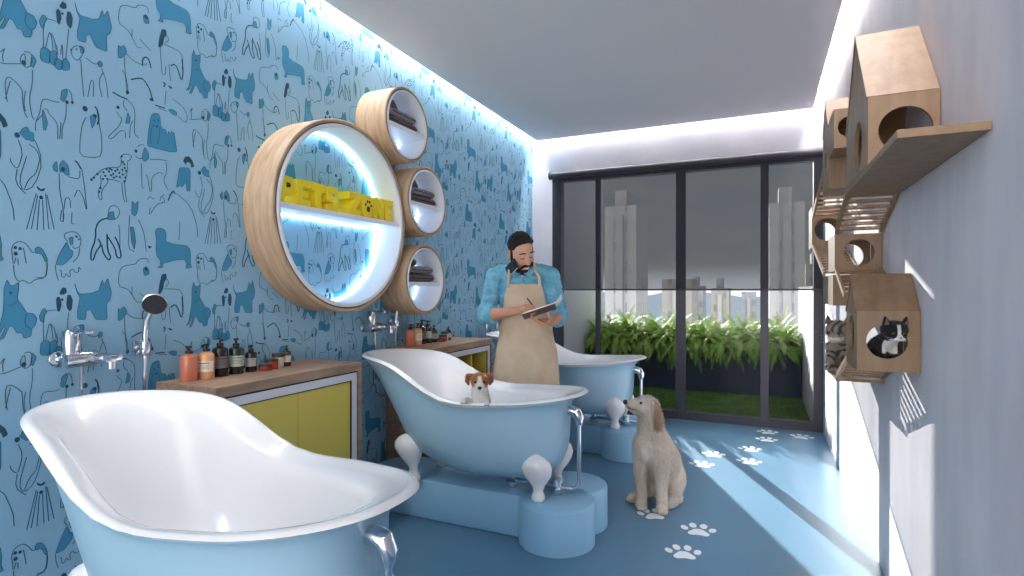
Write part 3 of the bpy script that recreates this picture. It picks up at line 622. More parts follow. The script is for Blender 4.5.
def make_tub():
    t = thing('bathtub', 'x', 'bathtub', (0, 0, 0))
    hull = MB(); hull.grid([hull_ring(q, .288) for q in [.05]+QS[2:]], closed_u=True, cap1=True)
    hull.build('shell', M['tub_blue'], t, smooth=True, angle=60)
    b = MB()
    lip = [hull_ring(.052, .288, -.0008), hull_ring(.035, .288, -.002), hull_ring(.015, .288, -.003), hull_ring(0, .288, -.004, dz=-.002), hull_ring(0, .288, .002, dz=.006), hull_ring(0, .288, .012, dz=.009), hull_ring(0, .288, .026, dz=.007), hull_ring(0, .288, .036, dz=-.002)]
    inner = [hull_ring(q, .385, .040+.010*min(q*6, 1)) for q in (.03, .07, .13, .22, .36, .52, .68, .82, .92, .98)]
    b.grid(lip+inner, closed_u=True, cap1=True)
    b.build('basin', M['tub_white'], t, smooth=True, angle=60)
    for x, sy, h in ((-1.0, -1, .245), (-1.0, 1, .245), (-1.72, -1, .26), (-1.72, 1, .26)):
        f = MB(); y = sy*.135
        # flattened egg of the claw foot over a small ball
        dx = -.035 if x < -1.5 else .0
        prof = [(.0, .0), (.028, .0), (.036, .012), (.034, .03), (.026, .045), (.026, .058), (.036, .080), (.058, .112), (.074, .145), (.078, .172), (.068, .200), (.044, .222), (.020, .234), (.0, .240)]
        rows = []
        for r, z in prof:
            lean = sy*.085*smoothstep(.05, .24, z)
            rows.append([(x+dx*z/.24+max(r, .0005)*cos(2*pi*k/20)*(1+.05*cos(5*2*pi*k/20)*(z > .1)), y+lean*.45+max(r, .0005)*.72*sin(2*pi*k/20), PH+z*h/.24) for k in range(20)])
        f.grid(rows, closed_u=True)
        f.build('claw_foot', M['tub_white'], t, smooth=True, angle=70)
    # overflow elbow and standpipe at the low end
    c = MB()
    c.lathe([(.024, -.9), (.030, -.895), (.030, -.872)], 18, 'x', (0, 0, .66)) if False else None
    c.tube([(-.905, 0, .640), (-.872, 0, .642), (-.846, 0, .634), (-.834, 0, .61), (-.834, 0, .575)], [.024, .026, .027, .025, .016], 16)
    c.build('overflow_elbow', M['chrome'], t, smooth=True)
    MB().tube([(-.834, 0, .59), (-.834, 0, .29), (-.842, 0, .262), (-.87, 0, .25)], .0105, 12).build('standpipe', M['chrome'], t, smooth=True)
    d = MB()
    d.tube([(-.87, 0, .25), (-1.2, 0, .25)], .014, 12)
    d.lathe([(.032, .0), (.036, .01), (.036, .03), (.026, .04), (.026, .075)], 18, 'z', (-.95, 0, PH+.002)).lathe([(.03, 0), (.034, .01), (.034, .03), (.02, .045), (.02, .085)], 18, 'z', (-1.2, 0, PH+.002))
    d.build('waste_trap', M['chrome'], t, smooth=True)
    MB().lathe([(.0, .392), (.026, .392), (.026, .398), (.018, .4), (.0, .4)], 18, 'z', (-1.25, 0, 0)).build('drain', M['chrome'], t, smooth=True)
    return t
tubs = []
TUBY = (1.105, 2.65, 4.20)
for i, lb in enumerate(('large blue slipper bathtub with white inside, nearest the shower head and first bottle cabinet', 'blue slipper bathtub with a small brown and white puppy inside', 'blue slipper bathtub behind the man, closest to the glass doors')):
    t = make_tub() if i == 0 else copy_tree(tubs[0])
    t.location = (0, TUBY[i], 0); t['label'] = lb; t['group'] = 'blue slipper bathtubs'; tubs.append(t)
def make_plinth():
    t = thing('plinth', 'x', 'plinth')
    b = MB(); hw, r = .18, .19; pts = []
    # one outline: straight body, then two round lobes at the room end, round at the wall end
    for k in range(9): a = pi/2 + pi*k/8; pts.append((-1.92+.18*cos(a), hw*sin(a)*1.0))
    for k in range(0, 27): a = radians(-150 + k*180/26.0) ; pts.append((-.935+r*cos(a), -.12+r*sin(a))) if -.12+r*sin(a) < -.0 or True else None
    pts2 = [p for p in pts if True]
    body = MB(); body.prism([p for p in pts[:9]] + [(-.93, -hw), (-.80, -.05), (-.80, .05), (-.93, hw)], 0, PH, 'z', .012)
    o = body.build('body', M['plinth'], t, smooth=True)
    for sy in (-1, 1):
        MB().lathe([(.0, 0), (r, 0), (r, PH-.016), (r-.004, PH-.005), (r-.014, PH+.0006), (.0, PH+.0006)], 48, 'z', (-.935, sy*.12, 0), cap=False).build('lobe', M['plinth'], t, smooth=True, angle=50)
    return t
pls = []
for i, lb in enumerate(('light blue step plinth under the nearest large bathtub', 'light blue step plinth with rounded lobes under the puppy bathtub', 'light blue step plinth under the bathtub by the glass doors')):
    t = make_plinth() if i == 0 else copy_tree(pls[0])
    t.location = (0, TUBY[i]+.07, 0); t['label'] = lb; t['group'] = 'blue step plinths'; pls.append(t)

# ------------------------------------------------------------------ taps and hand showers on the dog wall
def make_tap():
    t = thing('bath_mixer_tap', 'x', 'tap')
    b = MB()
    b.lathe([(.014, -.055), (.026, -.052), (.029, -.04), (.029, .045), (.024, .055), (.014, .058)], 20, 'y', (.058, 0, 0))
    for y in (-.045, .045): b.tube([(.004, y, 0), (.058, y, 0)], .013, 12); b.lathe([(.028, 0), (.028, .006), (.018, .014)], 18, 'x', (.001, y, 0))
    b.box((.04, .02, -.013), (.165, .08, .013), .005)
    b.tube([(.145, .052, -.008), (.145, .052, -.036)], .014, 12)
    b.build('body', M['chrome'], t, smooth=True)
    l = MB(); l.lathe([(.026, .0), (.029, .03), (.029, .075), (.022, .084)], 20, 'z', (.058, -.03, .02))
    l.box((.045, -.044, .092), (.165, -.016, .106), .004)
    l.build('lever', M['chrome'], t, smooth=True)
    h = MB(); pts = []
    for k in range(25):
        a = k/24; pts.append((.06, -.0+.0*a + .22*smoothstep(.35, 1, a), -.02 - .95*sin(pi*a*.52)*(1-a*.0) + .9*max(0, a-.5)*0))
    pts = [(.06, .0, -.02), (.06, .0, -.1), (.055, .0, -.22), (.045, .01, -.33), (.04, .04, -.41), (.04, .10, -.45), (.04, .17, -.43), (.045, .205, -.34), (.05, .222, -.2), (.052, .225, -.06), (.055, .225, .0)]
    h.tube(pts, .0065, 8); h.build('hose', M['chrome'], t, smooth=True)
    return t
def make_shower():
    t = thing('hand_shower', 'x', 'hand shower')
    b = MB(); b.box((.002, -.018, -.03), (.012, .018, .03), .003); b.tube([(.01, 0, 0), (.05, 0, 0)], .012, 12); b.lathe([(.017, -.028), (.02, -.02), (.02, .02), (.017, .028)], 16, 'z', (.055, 0, .0)); b.build('bracket', M['chrome'], t, smooth=True)
    b = MB(); b.tube([(.055, 0, -.04), (.056, 0, .06), (.064, 0, .11), (.085, .004, .152), (.10, .006, .168)], [.009, .011, .012, .012, .011], 12); b.build('handle', M['chrome'], t, smooth=True)
    n = Vector((.74, -.56, -.36)).normalized(); R = n.to_track_quat('Z', 'Y').to_matrix().to_4x4(); R.translation = Vector((.104, .006, .176))
    h = MB(); h.lathe([(.0, -.022), (.02, -.02), (.038, -.008), (.044, .004), (.044, .008), (.040, .011)], 28); [setattr(v, 'co', R @ v.co) for v in h.bm.verts]
    h.build('head_shell', M['chrome'], t, smooth=True)
    f = MB(); f.lathe([(.0, .012), (.040, .0115), (.040, .0095), (.0, .0095)], 28)
    for rr, nn in ((.012, 6), (.022, 10), (.032, 15)):
        for k in range(nn): f.ell((rr*cos(2*pi*k/nn), rr*sin(2*pi*k/nn), .0122), (.002, .002, .0015), n=6, m=4)
    [setattr(v, 'co', R @ v.co) for v in f.bm.verts]
    f.build('spray_face', M['steel_dark'], t, smooth=True)
    return t
tp = sh_ = None
for y, z, la, lb in ((1.15, 1.005, 'chrome bath mixer tap above the nearest large bathtub', 'chrome hand shower with a dark face beside the first bottle cabinet'),
                     (2.775, 1.015, 'chrome bath mixer tap above the puppy bathtub', 'chrome hand shower below the big round wall shelf'),
                     (4.30, 1.01, 'chrome bath mixer tap hidden behind the man', 'chrome hand shower behind the man')):
    o = make_tap() if tp is None else copy_tree(tp); tp = tp or o
    o.location = (XL, y, z); o['label'] = la; o['group'] = 'wall mixer taps'
    o = make_shower() if sh_ is None else copy_tree(sh_); sh_ = sh_ or o
    o.location = (XL, y+.225, z+.015); o['label'] = lb; o['group'] = 'hand showers'

# ------------------------------------------------------------------ cabinets
CH = .873
def make_cabinet(y0, y1, label, doors):
    L = y1-y0; t = thing('storage_cabinet', label, 'cabinet', (XL, y0, 0), group='oak topped cabinets'); D = .356
    MB().box((.002, 0, CH-.042), (D, L, CH), .0015).build('worktop', M['worktop'], t)
    for y in (0, L-.028): MB().box((.002, y, 0), (D, y+.028, CH-.0425)).build('side_panel', M['worktop'], t)
    g = MB().box((.01, .0285, .05), (.03, L-.0285, CH-.043)); g.build('back_panel', M['yellow'], t)
    f = MB(); a, b, z0, z1, w = .034, L-.034, .07, CH-.05, .036
    for lo, hi in (((a, z1-w), (b, z1)), ((a, z0), (b, z0+w)), ((a, z0+w), (a+w, z1-w)), ((b-w, z0+w), (b, z1-w))):
        f.box((.03, lo[0], lo[1]), (D-.004, hi[0], hi[1]))
    f.build('white_frame', M['white_lacquer'], t)
    e = MB(); s = .0045
    for lo, hi in (((.0285, z1), (L-.0285, z1+s)), ((.0285, .05), (.0345, z1)), ((L-.0345, .05), (L-.0285, z1)), ):
        e.box((.03, lo[0], lo[1]), (D-.008, hi[0], hi[1]))
    for lo, hi in (((a+w, z1-w-s), (b-w, z1-w)), ((a+w, z0+w), (a+w+s, z1-w-s)), ((b-w-s, z0+w), (b-w, z1-w-s))):
        e.box((.05, lo[0], lo[1]), (D-.006, hi[0], hi[1]))
    e.build('edging', M['dark_gap'], t)
    p, q = a+w+s, b-w-s; m = (p+q)/2
    MB().box((.04, .03, 0), (D-.05, L-.03, .05)).build('kickboard', M['dark_gap'], t)
    if doors:
        for lo, hi in ((p+.001, m-.0012), (m+.0012, q-.001)):
            MB().box((D-.03, lo, z0+w+.002), (D-.012, hi, z1-w-s-.002), .001).build('door', M['yellow'], t)
    else:
        d = MB()
        for k in (0, 1, 2, 3): d.box((.031, lerp(p, q-.014, k/3), z0+w), (D-.012, lerp(p, q-.014, k/3)+.014, z1-w-s))
        d.build('divider', M['yellow'], t)
        MB().box((.031, p, .40), (D-.014, q, .414)).build('shelf', M['yellow'], t)
    return t
make_cabinet(1.452, 2.295, 'low cabinet with two plain yellow doors under an oak top', True)
make_cabinet(2.965, 3.82, 'low cabinet with open yellow compartments under an oak top, beside the man', False)

# ------------------------------------------------------------------ bottles and jars
def pump_bottle(r, h, rgb, label_rgb, square=.8):
    t = thing('pump_bottle', 'x', 'bottle'); b = MB()
    b.lathe([(.0, 0), (r*.94, 0), (r, .004), (r, h*.76), (r*.93, h*.82), (r*.62, h*.865), (r*.36, h*.885), (r*.36, h*.91)], 28); b.build('body', liquid('bottle_%d_%d' % (rgb[0], rgb[1]), rgb), t, smooth=True)
    p = MB(); p.lathe([(r*.42, h*.90), (r*.45, h*.905), (r*.45, h*.985), (r*.3, h*.995), (r*.15, h), (r*.15, h*1.09), (r*.36, h*1.095), (r*.36, h*1.15), (0, h*1.16)], 18)
    p.tube([(0, 0, h*1.12), (r*.5, -r*.55, h*1.125), (r*.8, -r*.9, h*1.09)], r*.15, 8); p.build('pump', M['black_plastic'], t, smooth=True)
    if label_rgb:
        l = MB(); rows = []
        for z in (h*.25, h*.60): rows.append([(r*1.012*cos(a), r*1.012*sin(a), z) for a in [radians(-115+10*k) for k in range(16)]])
        l.grid(rows); l.build('label', mat('label_%d' % label_rgb[0], label_rgb, .6), t, smooth=True)
        l = MB()
        for z0, z1 in ((.52, .545), (.45, .46), (.40, .41), (.35, .36)):
            l.grid([[(r*1.02*cos(a), r*1.02*sin(a), h*z) for a in [radians(-80+10*k) for k in range(9)]] for z in (z0, z1)])
        l.build('print', M['label_ink'], t)
    return t
def jar(r, h, rgb, lid_rgb, label=True):
    t = thing('cosmetic_jar', 'x', 'jar')
    MB().lathe([(0, 0), (r*.95, 0), (r, .003), (r, h*.70), (r*.93, h*.74), (0, h*.74)], 24).build('body', liquid('jar_%d' % rgb[0], rgb), t, smooth=True)
    MB().lathe([(0, h*.735), (r*1.02, h*.735), (r*1.02, h*.98), (r*.97, h), (0, h)], 24).build('lid', mat('lid_%d' % lid_rgb[0], lid_rgb, .4), t, smooth=True)
    if label: MB().grid([[(r*1.012*cos(a), r*1.012*sin(a), z) for a in [radians(-110+10*k) for k in range(14)]] for z in (h*.15, h*.6)]).build('label', M['label_white'], t, smooth=True)
    return t
B = [('p', .033, .125, (206,120,92), None, 'salmon pink'), ('p', .031, .128, (226,170,124), (238,228,210), 'peach'), ('p', .032, .145, (26,24,28), (120,112,112), 'black'), ('p', .031, .137, (34,44,36), (190,200,186), 'dark green'), ('p', .025, .105, (26,26,30), (176,178,180), 'small black'),
     ('j', .028, .030, (150,64,48), (48,40,42), 'squat rust'), ('j', .029, .048, (190,70,52), (60,40,38), 'red'), ('j', .027, .068, (236,214,176), (60,52,46), 'cream'), ('p', .020, .088, (60,46,40), (226,218,206), 'slim brown')]
ROW = [(1.525, 0), (1.592, .015), (1.668, .0), (1.745, .005), (1.815, .015), (1.865, .05), (1.915, .035), (1.965, .02), (2.015, .025)]
protoB = []
for c, (dy, where, grp) in enumerate(((0, 'on the cabinet with yellow doors', 'toiletries on the cabinet with yellow doors'), (1.62, 'on the cabinet with open compartments', 'toiletries on the cabinet with open compartments'))):
    for i, (k, r, h, rgb, lr, nm) in enumerate(B):
        if c == 0:
            o = pump_bottle(r, h, rgb, lr) if k == 'p' else jar(r, h, rgb, lr, i > 6); protoB.append(o)
        else: o = copy_tree(protoB[i])
        y, dx = ROW[i]
        if c: y = 3.10 + (y-1.525)*.92
        o.location = (XL+.10+dx, y, CH+.0003); o.rotation_euler = (0, 0, (.15, -.3, .4, .1, -.2, 0, .5, .2, -.1)[i] + c*.3)
        o['label'] = '%s %s %s' % (nm, 'pump bottle' if k == 'p' else 'jar', where); o['group'] = grp

# ------------------------------------------------------------------ round wall shelves
def annulus(mb, ro, ri, x0, x1, n=96, ch=.003):
    rows = []
    for r, x in ((ri, x0), (ro, x0), (ro, x1-ch), (ro-ch, x1), (ri+ch, x1), (ri, x1-ch)):
        rows.append([(x, r*cos(2*pi*k/n), r*sin(2*pi*k/n)) for k in range(n)])
    return mb.grid(rows, closed_u=True, closed_v=True)
def round_shelf(name, label, cy, cz, r, d, group, shelf_z, big=False):
    t = thing(name, label, 'wall shelf', (XL, cy, cz), group=group)
    w = .02 if big else .016
    annulus(MB(), r, r-w, .002, d).build('oak_ring', M['oak_ring'], t, smooth=True, angle=50)
    annulus(MB(), r-w-.0005, r-w-.005, .002, d-.003).build('shadow_gap', M['dark_gap'], t, smooth=True)
    lw = .028 if big else .018
    annulus(MB(), r-w-.0055, r-w-lw, .002, d+.003).build('white_liner', M['white_liner'], t, smooth=True, angle=50)
    ri = r-w-lw-.0008
    c0, c1 = sqrt(ri*ri-shelf_z**2), sqrt(ri*ri-(shelf_z-.026)**2)
    MB().prism([(-c0, shelf_z), (-c1, shelf_z-.026), (c1, shelf_z-.026), (c0, shelf_z)], .002, d-.01, 'x').build('shelf', M['white_liner'], t)
    L = MB(); n = 96; rows = []
    for rr, x in ((ri-.002, .012), (ri-.012, .012), (ri-.012, .022), (ri-.002, .022)):
        rows.append([(x, rr*cos(2*pi*k/n), rr*sin(2*pi*k/n)) for k in range(n)])
    L.grid(rows, closed_u=True, closed_v=True)
    if big:
        L.box((.004, -c1+.03, shelf_z-.037), (.014, c1-.03, shelf_z-.0265)); L.box((.004, -c0+.03, shelf_z+.0005), (.010, c0-.03, shelf_z+.006))
    L.build('light_ring', M['led_ring' if big else 'led_soft'], t)
    return t
BD = .195
round_shelf('round_wall_shelf', 'very large round oak wall shelf holding the yellow sign', 2.385, 1.648, .520, BD, 'round oak wall shelves', .018, True)
SR = [(2.895, 2.285, 'top round oak shelf of the column of three, near the ceiling', 'topmost'), (3.12, 1.835, 'middle round oak shelf of the column of three', 'middle'), (3.10, 1.315, 'lowest small round oak shelf of the column of three, above the cabinet', 'lowest')]
tw = {}
def folded(w, d, h, n):
    mb = MB(); rows = []
    for i in range(n+1):                 # loaf section with soft folded edge
        y = lerp(-w/2, w/2, i/n); e = 1-.12*abs(2*i/n-1)**6
        rows.append([(d*.5+d*.5*sgnpow(cos(a), .45)*e, y, h/2+h/2*sgnpow(sin(a), .7)*e*(1+.04*sin(y*60))) for a in [2*pi*k/20 for k in range(20)]])
    mb.grid(rows, closed_u=True, cap0=True, cap1=True)
    return mb
for cy, cz, lb, wd_ in SR:
    round_shelf('round_wall_shelf', lb, cy, cz, .232, .225, 'round oak wall shelves', -.015)
    for k, (w, h, z, mt, nm) in enumerate(((.30, .055, .0, 'towel', 'lower folded taupe towel'), (.27, .05, .056, 'towel_grey', 'upper folded grey towel'))):
        if k in tw: o = copy_tree(tw[k])
        else:
            o = tw[k] = thing('folded_towel', 'x', 'towel'); 
            folded(w, .165, h, 16).build('stack_fold', M[mt], o, smooth=True, angle=60)
            MB().box((.1648, -w*.46, h*.38), (.1665, w*.46, h*.5)).build('hem_band', M['dark_gap'], o)
        o.location = (XL+.03, cy+.005, cz-.0148+z); o['label'] = '%s in the %s small round shelf' % (nm, wd_); o['group'] = 'towels in the small round shelves'
    if 'roll' in tw: o = copy_tree(tw['roll'])
    else:
        o = tw['roll'] = thing('rolled_towel', 'x', 'towel')
        MB().lathe([(.0, -.085), (.022, -.085), (.027, -.078), (.027, .078), (.022, .085), (.0, .085)], 20, 'y', (0, 0, .027)).build('roll', M['towel'], o, smooth=True)
    o.location = (XL+.12, cy-.02, cz-.0148+.107); o.rotation_euler = (0, 0, .5); o['label'] = 'rolled taupe towel on top of the stack in the %s small round shelf' % wd_; o['group'] = 'rolled towels in the small round shelves'
# yellow block letters
GL = {  # chunky outlines in a unit cell (counter-clockwise), with counters cut as notches or dark insets
 'P': [[(0,0),(.36,0),(.36,.3),(.8,.34),(1,.55),(1,.8),(.82,1),(0,1.06)]],
 'E': [[(0,0),(.98,-.02),(.98,.26),(.42,.27),(.42,.38),(.82,.38),(.82,.62),(.42,.62),(.42,.73),(.96,.74),(.96,1.02),(0,1)]],
 'T': [[(.28,0),(.7,0),(.7,.68),(1.02,.66),(1.02,1),(-.02,1.03),(-.02,.68),(.28,.68)]],
 'S': [[(0,0),(.78,-.02),(1,.2),(.98,.48),(.76,.62),(.4,.64),(.4,.72),(.94,.72),(.94,1),(.22,1.02),(.02,.84),(.04,.54),(.26,.4),(.6,.38),(.6,.29),(0,.28)]],
 'Z': [[(0,0),(1,-.02),(1,.29),(.55,.29),(1,.74),(1,1),(0,1.02),(0,.72),(.46,.72),(0,.27)]],
 'O': [[(.2,0),(.8,0),(1,.22),(1,.78),(.8,1),(.2,1),(0,.78),(0,.22)]],
 'N': [[(0,0),(.36,0),(.36,.48),(.62,0),(1,0),(1,1),(.64,1),(.64,.52),(.38,1),(0,1)]],
}
sg = thing('letter_sign', 'chunky yellow block letters PETS ZONE standing on the big round shelf', 'sign', (XL, 2.385, 1.648+.0182))
y = -.452; LH = .132
for ch, wl in (('P', .116), ('E', .102), ('T', .102), ('S', .098), (' ', .078), ('Z', .108), ('O', .105), ('N', .107), ('E', .09)):
    if ch != ' ':
        lt = MB().prism([(y+p[0]*wl*.91, .0005+max(0, p[1])*LH) for p in GL[ch][0]], .055, .16, 'x', .003).build('letter', M['yellow_sign'], sg)
        k = MB(); ins = False
        if ch == 'P': k.prism([(y+wl*a, LH*b) for a, b in ((.40,.6),(.6,.62),(.66,.7),(.58,.78),(.40,.78))], .1603, .1608, 'x'); ins = True
        if ch == 'O':
            for a, b, r in ((.5, .40, .15), (.28, .58, .075), (.42, .72, .08), (.6, .72, .08), (.74, .57, .075)):
                k.prism([(y+wl*(a+r*cos(2*pi*q/14)), LH*(b+r*.9*sin(2*pi*q/14))) for q in range(14)], .1603, .1608, 'x')
            ins = True
        if ins: k.build('counter_print' if ch == 'P' else 'paw_print', M['sign_ink'], lt)
        else: k.bm.free()
    y += wl

# ------------------------------------------------------------------ cat shelves on the plaster wall
CX0 = .300; CT = .013
CW = M['cat_wood']; CD = M['cat_wood_dark']
def wall_house(label, y0, yr, y1, z0, ze, zr, hole, side_hole, cat='cat house'):
    """gabled box fixed to the wall: boards on every side, round holes in the near wall and the gable"""
    t = thing('cat_house', label, cat, (CX0, y0, z0), group='wooden cat houses on the wall')
    D = XR-CX0-.002; L = y1-y0; R = yr-y0; he, hr = ze-z0, zr-z0
    MB().hole_panel([(0, 0), (D, 0), (D, he), (0, he)], hole, 0, CT, 'y').build('front_board', CW, t, smooth=True, angle=30)
    MB().hole_panel([(0, 0), (D, 0), (D, he), (0, he)], hole, L-CT, CT, 'y').build('rear_board', CW, t, smooth=True, angle=30)
    MB().hole_panel([(CT, 0), (L-CT, 0), (L-CT, he), (R, hr-CT), (CT, he)], side_hole, 0, CT, 'x').build('gable_board', CW, t, smooth=True, angle=30)
    MB().box((CT, CT, 0), (D, L-CT, CT)).build('floor_board', CW, t)
    k = .016
    MB().prism([(-.001, he), (R, hr), (R, hr-k*1.4), (.012, he-.012), (-.001, he-.002)], -.004, D, 'x').build('roof_board', CW, t)
    MB().prism([(L+.001, he), (L+.001, he-.002), (L-.012, he-.012), (R, hr-k*1.4), (R, hr)], -.004, D, 'x').build('roof_board', CW, t)
    return t
def wall_box(label, y0, y1, z0, z1, hole, cat='cat box', side=None):
    t = thing('cat_box', label, cat, (CX0, y0, z0), group='square wooden cat boxes on the wall')
    D = XR-CX0-.002; L = y1-y0; h = z1-z0
    MB().hole_panel([(0, 0), (D, 0), (D, h), (0, h)], hole, 0, CT, 'y').build('front_board', CW, t, smooth=True, angle=30)
    MB().hole_panel([(0, 0), (D, 0), (D, h), (0, h)], hole, L-CT, CT, 'y').build('rear_board', CW, t, smooth=True, angle=30)
    MB().box((0, CT, CT), (CT, L-CT, h-CT)).build('side_board', CW, t)
    MB().box((0, CT, 0), (D, L-CT, CT)).build('floor_board', CW, t)
    MB().box((0, CT, h-CT), (D, L-CT, h)).build('top_board', CW, t)
    return t
def ladder(label, ya, za, yb, zb, n):
    t = thing('cat_ladder', label, 'cat ladder', (CX0, ya, za), group='slatted cat ladders on the wall')
    D = XR-CX0-.002; dy, dz = yb-ya, zb-za; L = sqrt(dy*dy+dz*dz); n_ = Vector((0, -dz/L, dy/L)); 
    if n_.z < 0: n_ = -n_
    for x in (0, D-.014):
        rows = []
        for f in (0, 1):
            p = Vector((x, dy*f, dz*f))
            rows.append([p, p+Vector((.012, 0, 0)), p+Vector((.012, 0, 0))+n_*.022, p+n_*.022])
        MB().grid(rows, closed_u=True, cap0=True, cap1=True).build('rail', CW, t)
    for k in range(n):
        f = (k+.5)/n; c = Vector((0, dy*f, dz*f)) + n_*.011; u = Vector((0, dy/L, dz/L))*.0065; v = n_*.006
        rows = [[Vector((x, 0, 0))+c+q for q in (u+v, -u+v, -u-v, u-v)] for x in (.0122, D-.0142)]
        MB().grid(rows, closed_u=True, cap0=True, cap1=True).build('rung', CW, t)
    return t
wall_house('gabled cat house with a round door standing on the flat plank, topmost on the wall', 2.027, 2.268, 2.509, 1.6415, 1.852, 2.142, (.097, .098, .070), (.20, .10, .085))
p = thing('wall_plank', 'flat wooden plank shelf under the topmost cat house', 'shelf', (CX0, 1.62, 1.62))
MB().box((0, 0, 0), (XR-CX0-.002, .912, .021), .0015).build('board', CW, p)
ladder('slatted ladder sloping from the flat plank down to the square box', 2.534, 1.622, 2.894, 1.502, 7)
wall_box('square cat box with a round hole at the foot of the plank ladder', 2.897, 3.21, 1.334, 1.500, (.094, .083, .060))
ladder('slatted ladder sloping from the square box to the roof of the kitten house', 2.894, 1.325, 2.60, 1.215, 6)
wall_house('gabled cat house with a black and white kitten looking out', 2.252, 2.378, 2.512, .968, 1.176, 1.308, (.088, .104, .060), (.13, .115, .072))
wall_house('tall gabled cat house high on the wall towards the glass doors', 3.15, 3.285, 3.42, 1.75, 2.07, 2.235, (.10, .20, .05), (.135, .17, .05))
wall_box('small square cat box fixed in front of the tall gabled house', 2.93, 3.148, 1.90, 2.08, (.062, .095, .046))
ladder('slatted ladder running from the tall gabled house towards the glass doors', 3.422, 1.90, 4.155, 1.722, 11)
wall_box('square cat box closest to the glass doors', 4.16, 4.44, 1.53, 1.80, (.09, .115, .075))
ladder('slatted ladder coming down from the box closest to the glass doors', 4.156, 1.528, 3.44, 1.325, 11)
wall_box('low square cat box beneath the box with the round hole', 2.965, 3.40, 1.175, 1.318, (.09, .07, .048))
t = thing('cat_tray', 'wooden tray shelf that the tabby kitten stands on', 'shelf', (CX0, 2.52, .84)); D = XR-CX0-.002
MB().box((0, .335, 0), (D, .86, .014), .001).build('tray_board', CW, t)
ladder('short slatted ladder from the tray shelf up to the kitten house', 2.848, .856, 2.516, .972, 7)
# ------------------------------------------------------------------ the man
man = thing('person', 'bearded man in denim shirt and beige apron writing in a notebook', 'person', (-1.48, 3.40, 0), radians(23.5))
def head_mtx():
    R = Matrix.Rotation(radians(24), 4, 'Z') @ Matrix.Rotation(radians(-11), 4, 'Y') @ Matrix.Rotation(radians(30), 4, 'X')
    R.translation = Vector((.004, -.078, 1.490)); return R
HM = head_mtx()
def H(x, y, z): return HM @ Vector((x, y, z))
Rh = HM.to_3x3()
b = MB()
# skull, face, jaw, nose, ears
b.ell(H(0, .014, .035), (.076, .094, .088), Rh); b.ell(H(0, -.022, -.02), (.064, .070, .088), Rh); b.ell(H(0, -.045, -.075), (.046, .040, .038), Rh)
b.ell(H(0, -.062, -.098), (.024, .022, .018), Rh)
b.caps([(H(0, -.090, .018), .010), (H(0, -.108, -.022), .0155)]); b.ell(H(.014, -.096, -.026), .010); b.ell(H(-.014, -.096, -.026), .010)
[b.ell(H(.032*q, -.0755, .008), (.017, .011, .011), Rh) for q in (-1, 1)]
b.caps([(H(-.042, -.072, .030), .013), (H(0, -.084, .032), .012), (H(.042, -.072, .030), .013)])
for s in (-1, 1):
    b.ell(H(.042*s, -.064, -.022), (.022, .02, .02), Rh)
    b.ell(H(.079*s, .012, -.008), (.010, .022, .033), Rh)
b.caps([(H(0, .02, -.06), .058), ((.012, .0, 1.385), .060), ((.015, .01, 1.30), .075)])
# trunk
b.ell((.025, .0, 1.22), (.158, .105, .20)); b.caps([((-.135, .012, 1.338), .052), ((.01, .012, 1.355), .062), ((.172, .012, 1.338), .052)])
b.ell((.04, .005, 1.0), (.140, .10, .20)); b.ell((.045, .01, .86), (.155, .11, .13))
# legs and feet
for hx, kx, ax in ((-.04, -.05, -.06), (.13, .145, .155)):
    b.caps([((hx, .01, .82), .088), ((kx, -.01, .46), .058), ((ax, .02, .085), .040)])
    b.caps([((ax, .03, .045), .036), ((ax+.005*(1 if ax > 0 else -1), -.13, .032), .030)])
# arms
Rs, Re, Rw = Vector((-.165, .0, 1.335)), Vector((-.232, -.045, 1.075)), Vector((-.02, -.265, 1.118))
Ls, Le, Lw = Vector((.198, .0, 1.338)), Vector((.258, -.03, 1.07)), Vector((.188, -.295, 1.045))
b.caps([(Rs, .048), (Rs.lerp(Re, .5), .046), (Re, .041), (Re.lerp(Rw, .3), .042), (Re.lerp(Rw, .75), .030), (Rw, .026)])
b.caps([(Ls, .048), (Ls.lerp(Le, .5), .046), (Le, .041), (Le.lerp(Lw, .3), .042), (Le.lerp(Lw, .75), .030), (Lw, .026)])
# writing hand: palm, four bent fingers, thumb
b.ell((.012, -.285, 1.128), (.040, .030, .022), Matrix.Rotation(radians(-38), 3, 'Z').to_4x4() @ Matrix.Rotation(radians(-15), 4, 'Y'))
b.caps([(Rw, .026), ((.02, -.295, 1.130), .024)])
for i, (kx, ky, kz) in enumerate(((.048, -.300, 1.152), (.050, -.318, 1.140), (.046, -.332, 1.127), (.038, -.342, 1.114))):
    L = (1.0, 1.05, .95, .8)[i]
    b.caps([((.02, -.29-.008*i, 1.138-.006*i), .0105), ((kx, ky, kz), .0098), ((kx+.030*L, ky-.022*L, kz-.004), .0088), ((kx+.040*L, ky-.030*L, kz-.022*L), .0078)], n=10)
b.caps([((.012, -.268, 1.142), .012), ((.045, -.272, 1.150), .0105), ((.078, -.290, 1.142), .0085)], n=10)
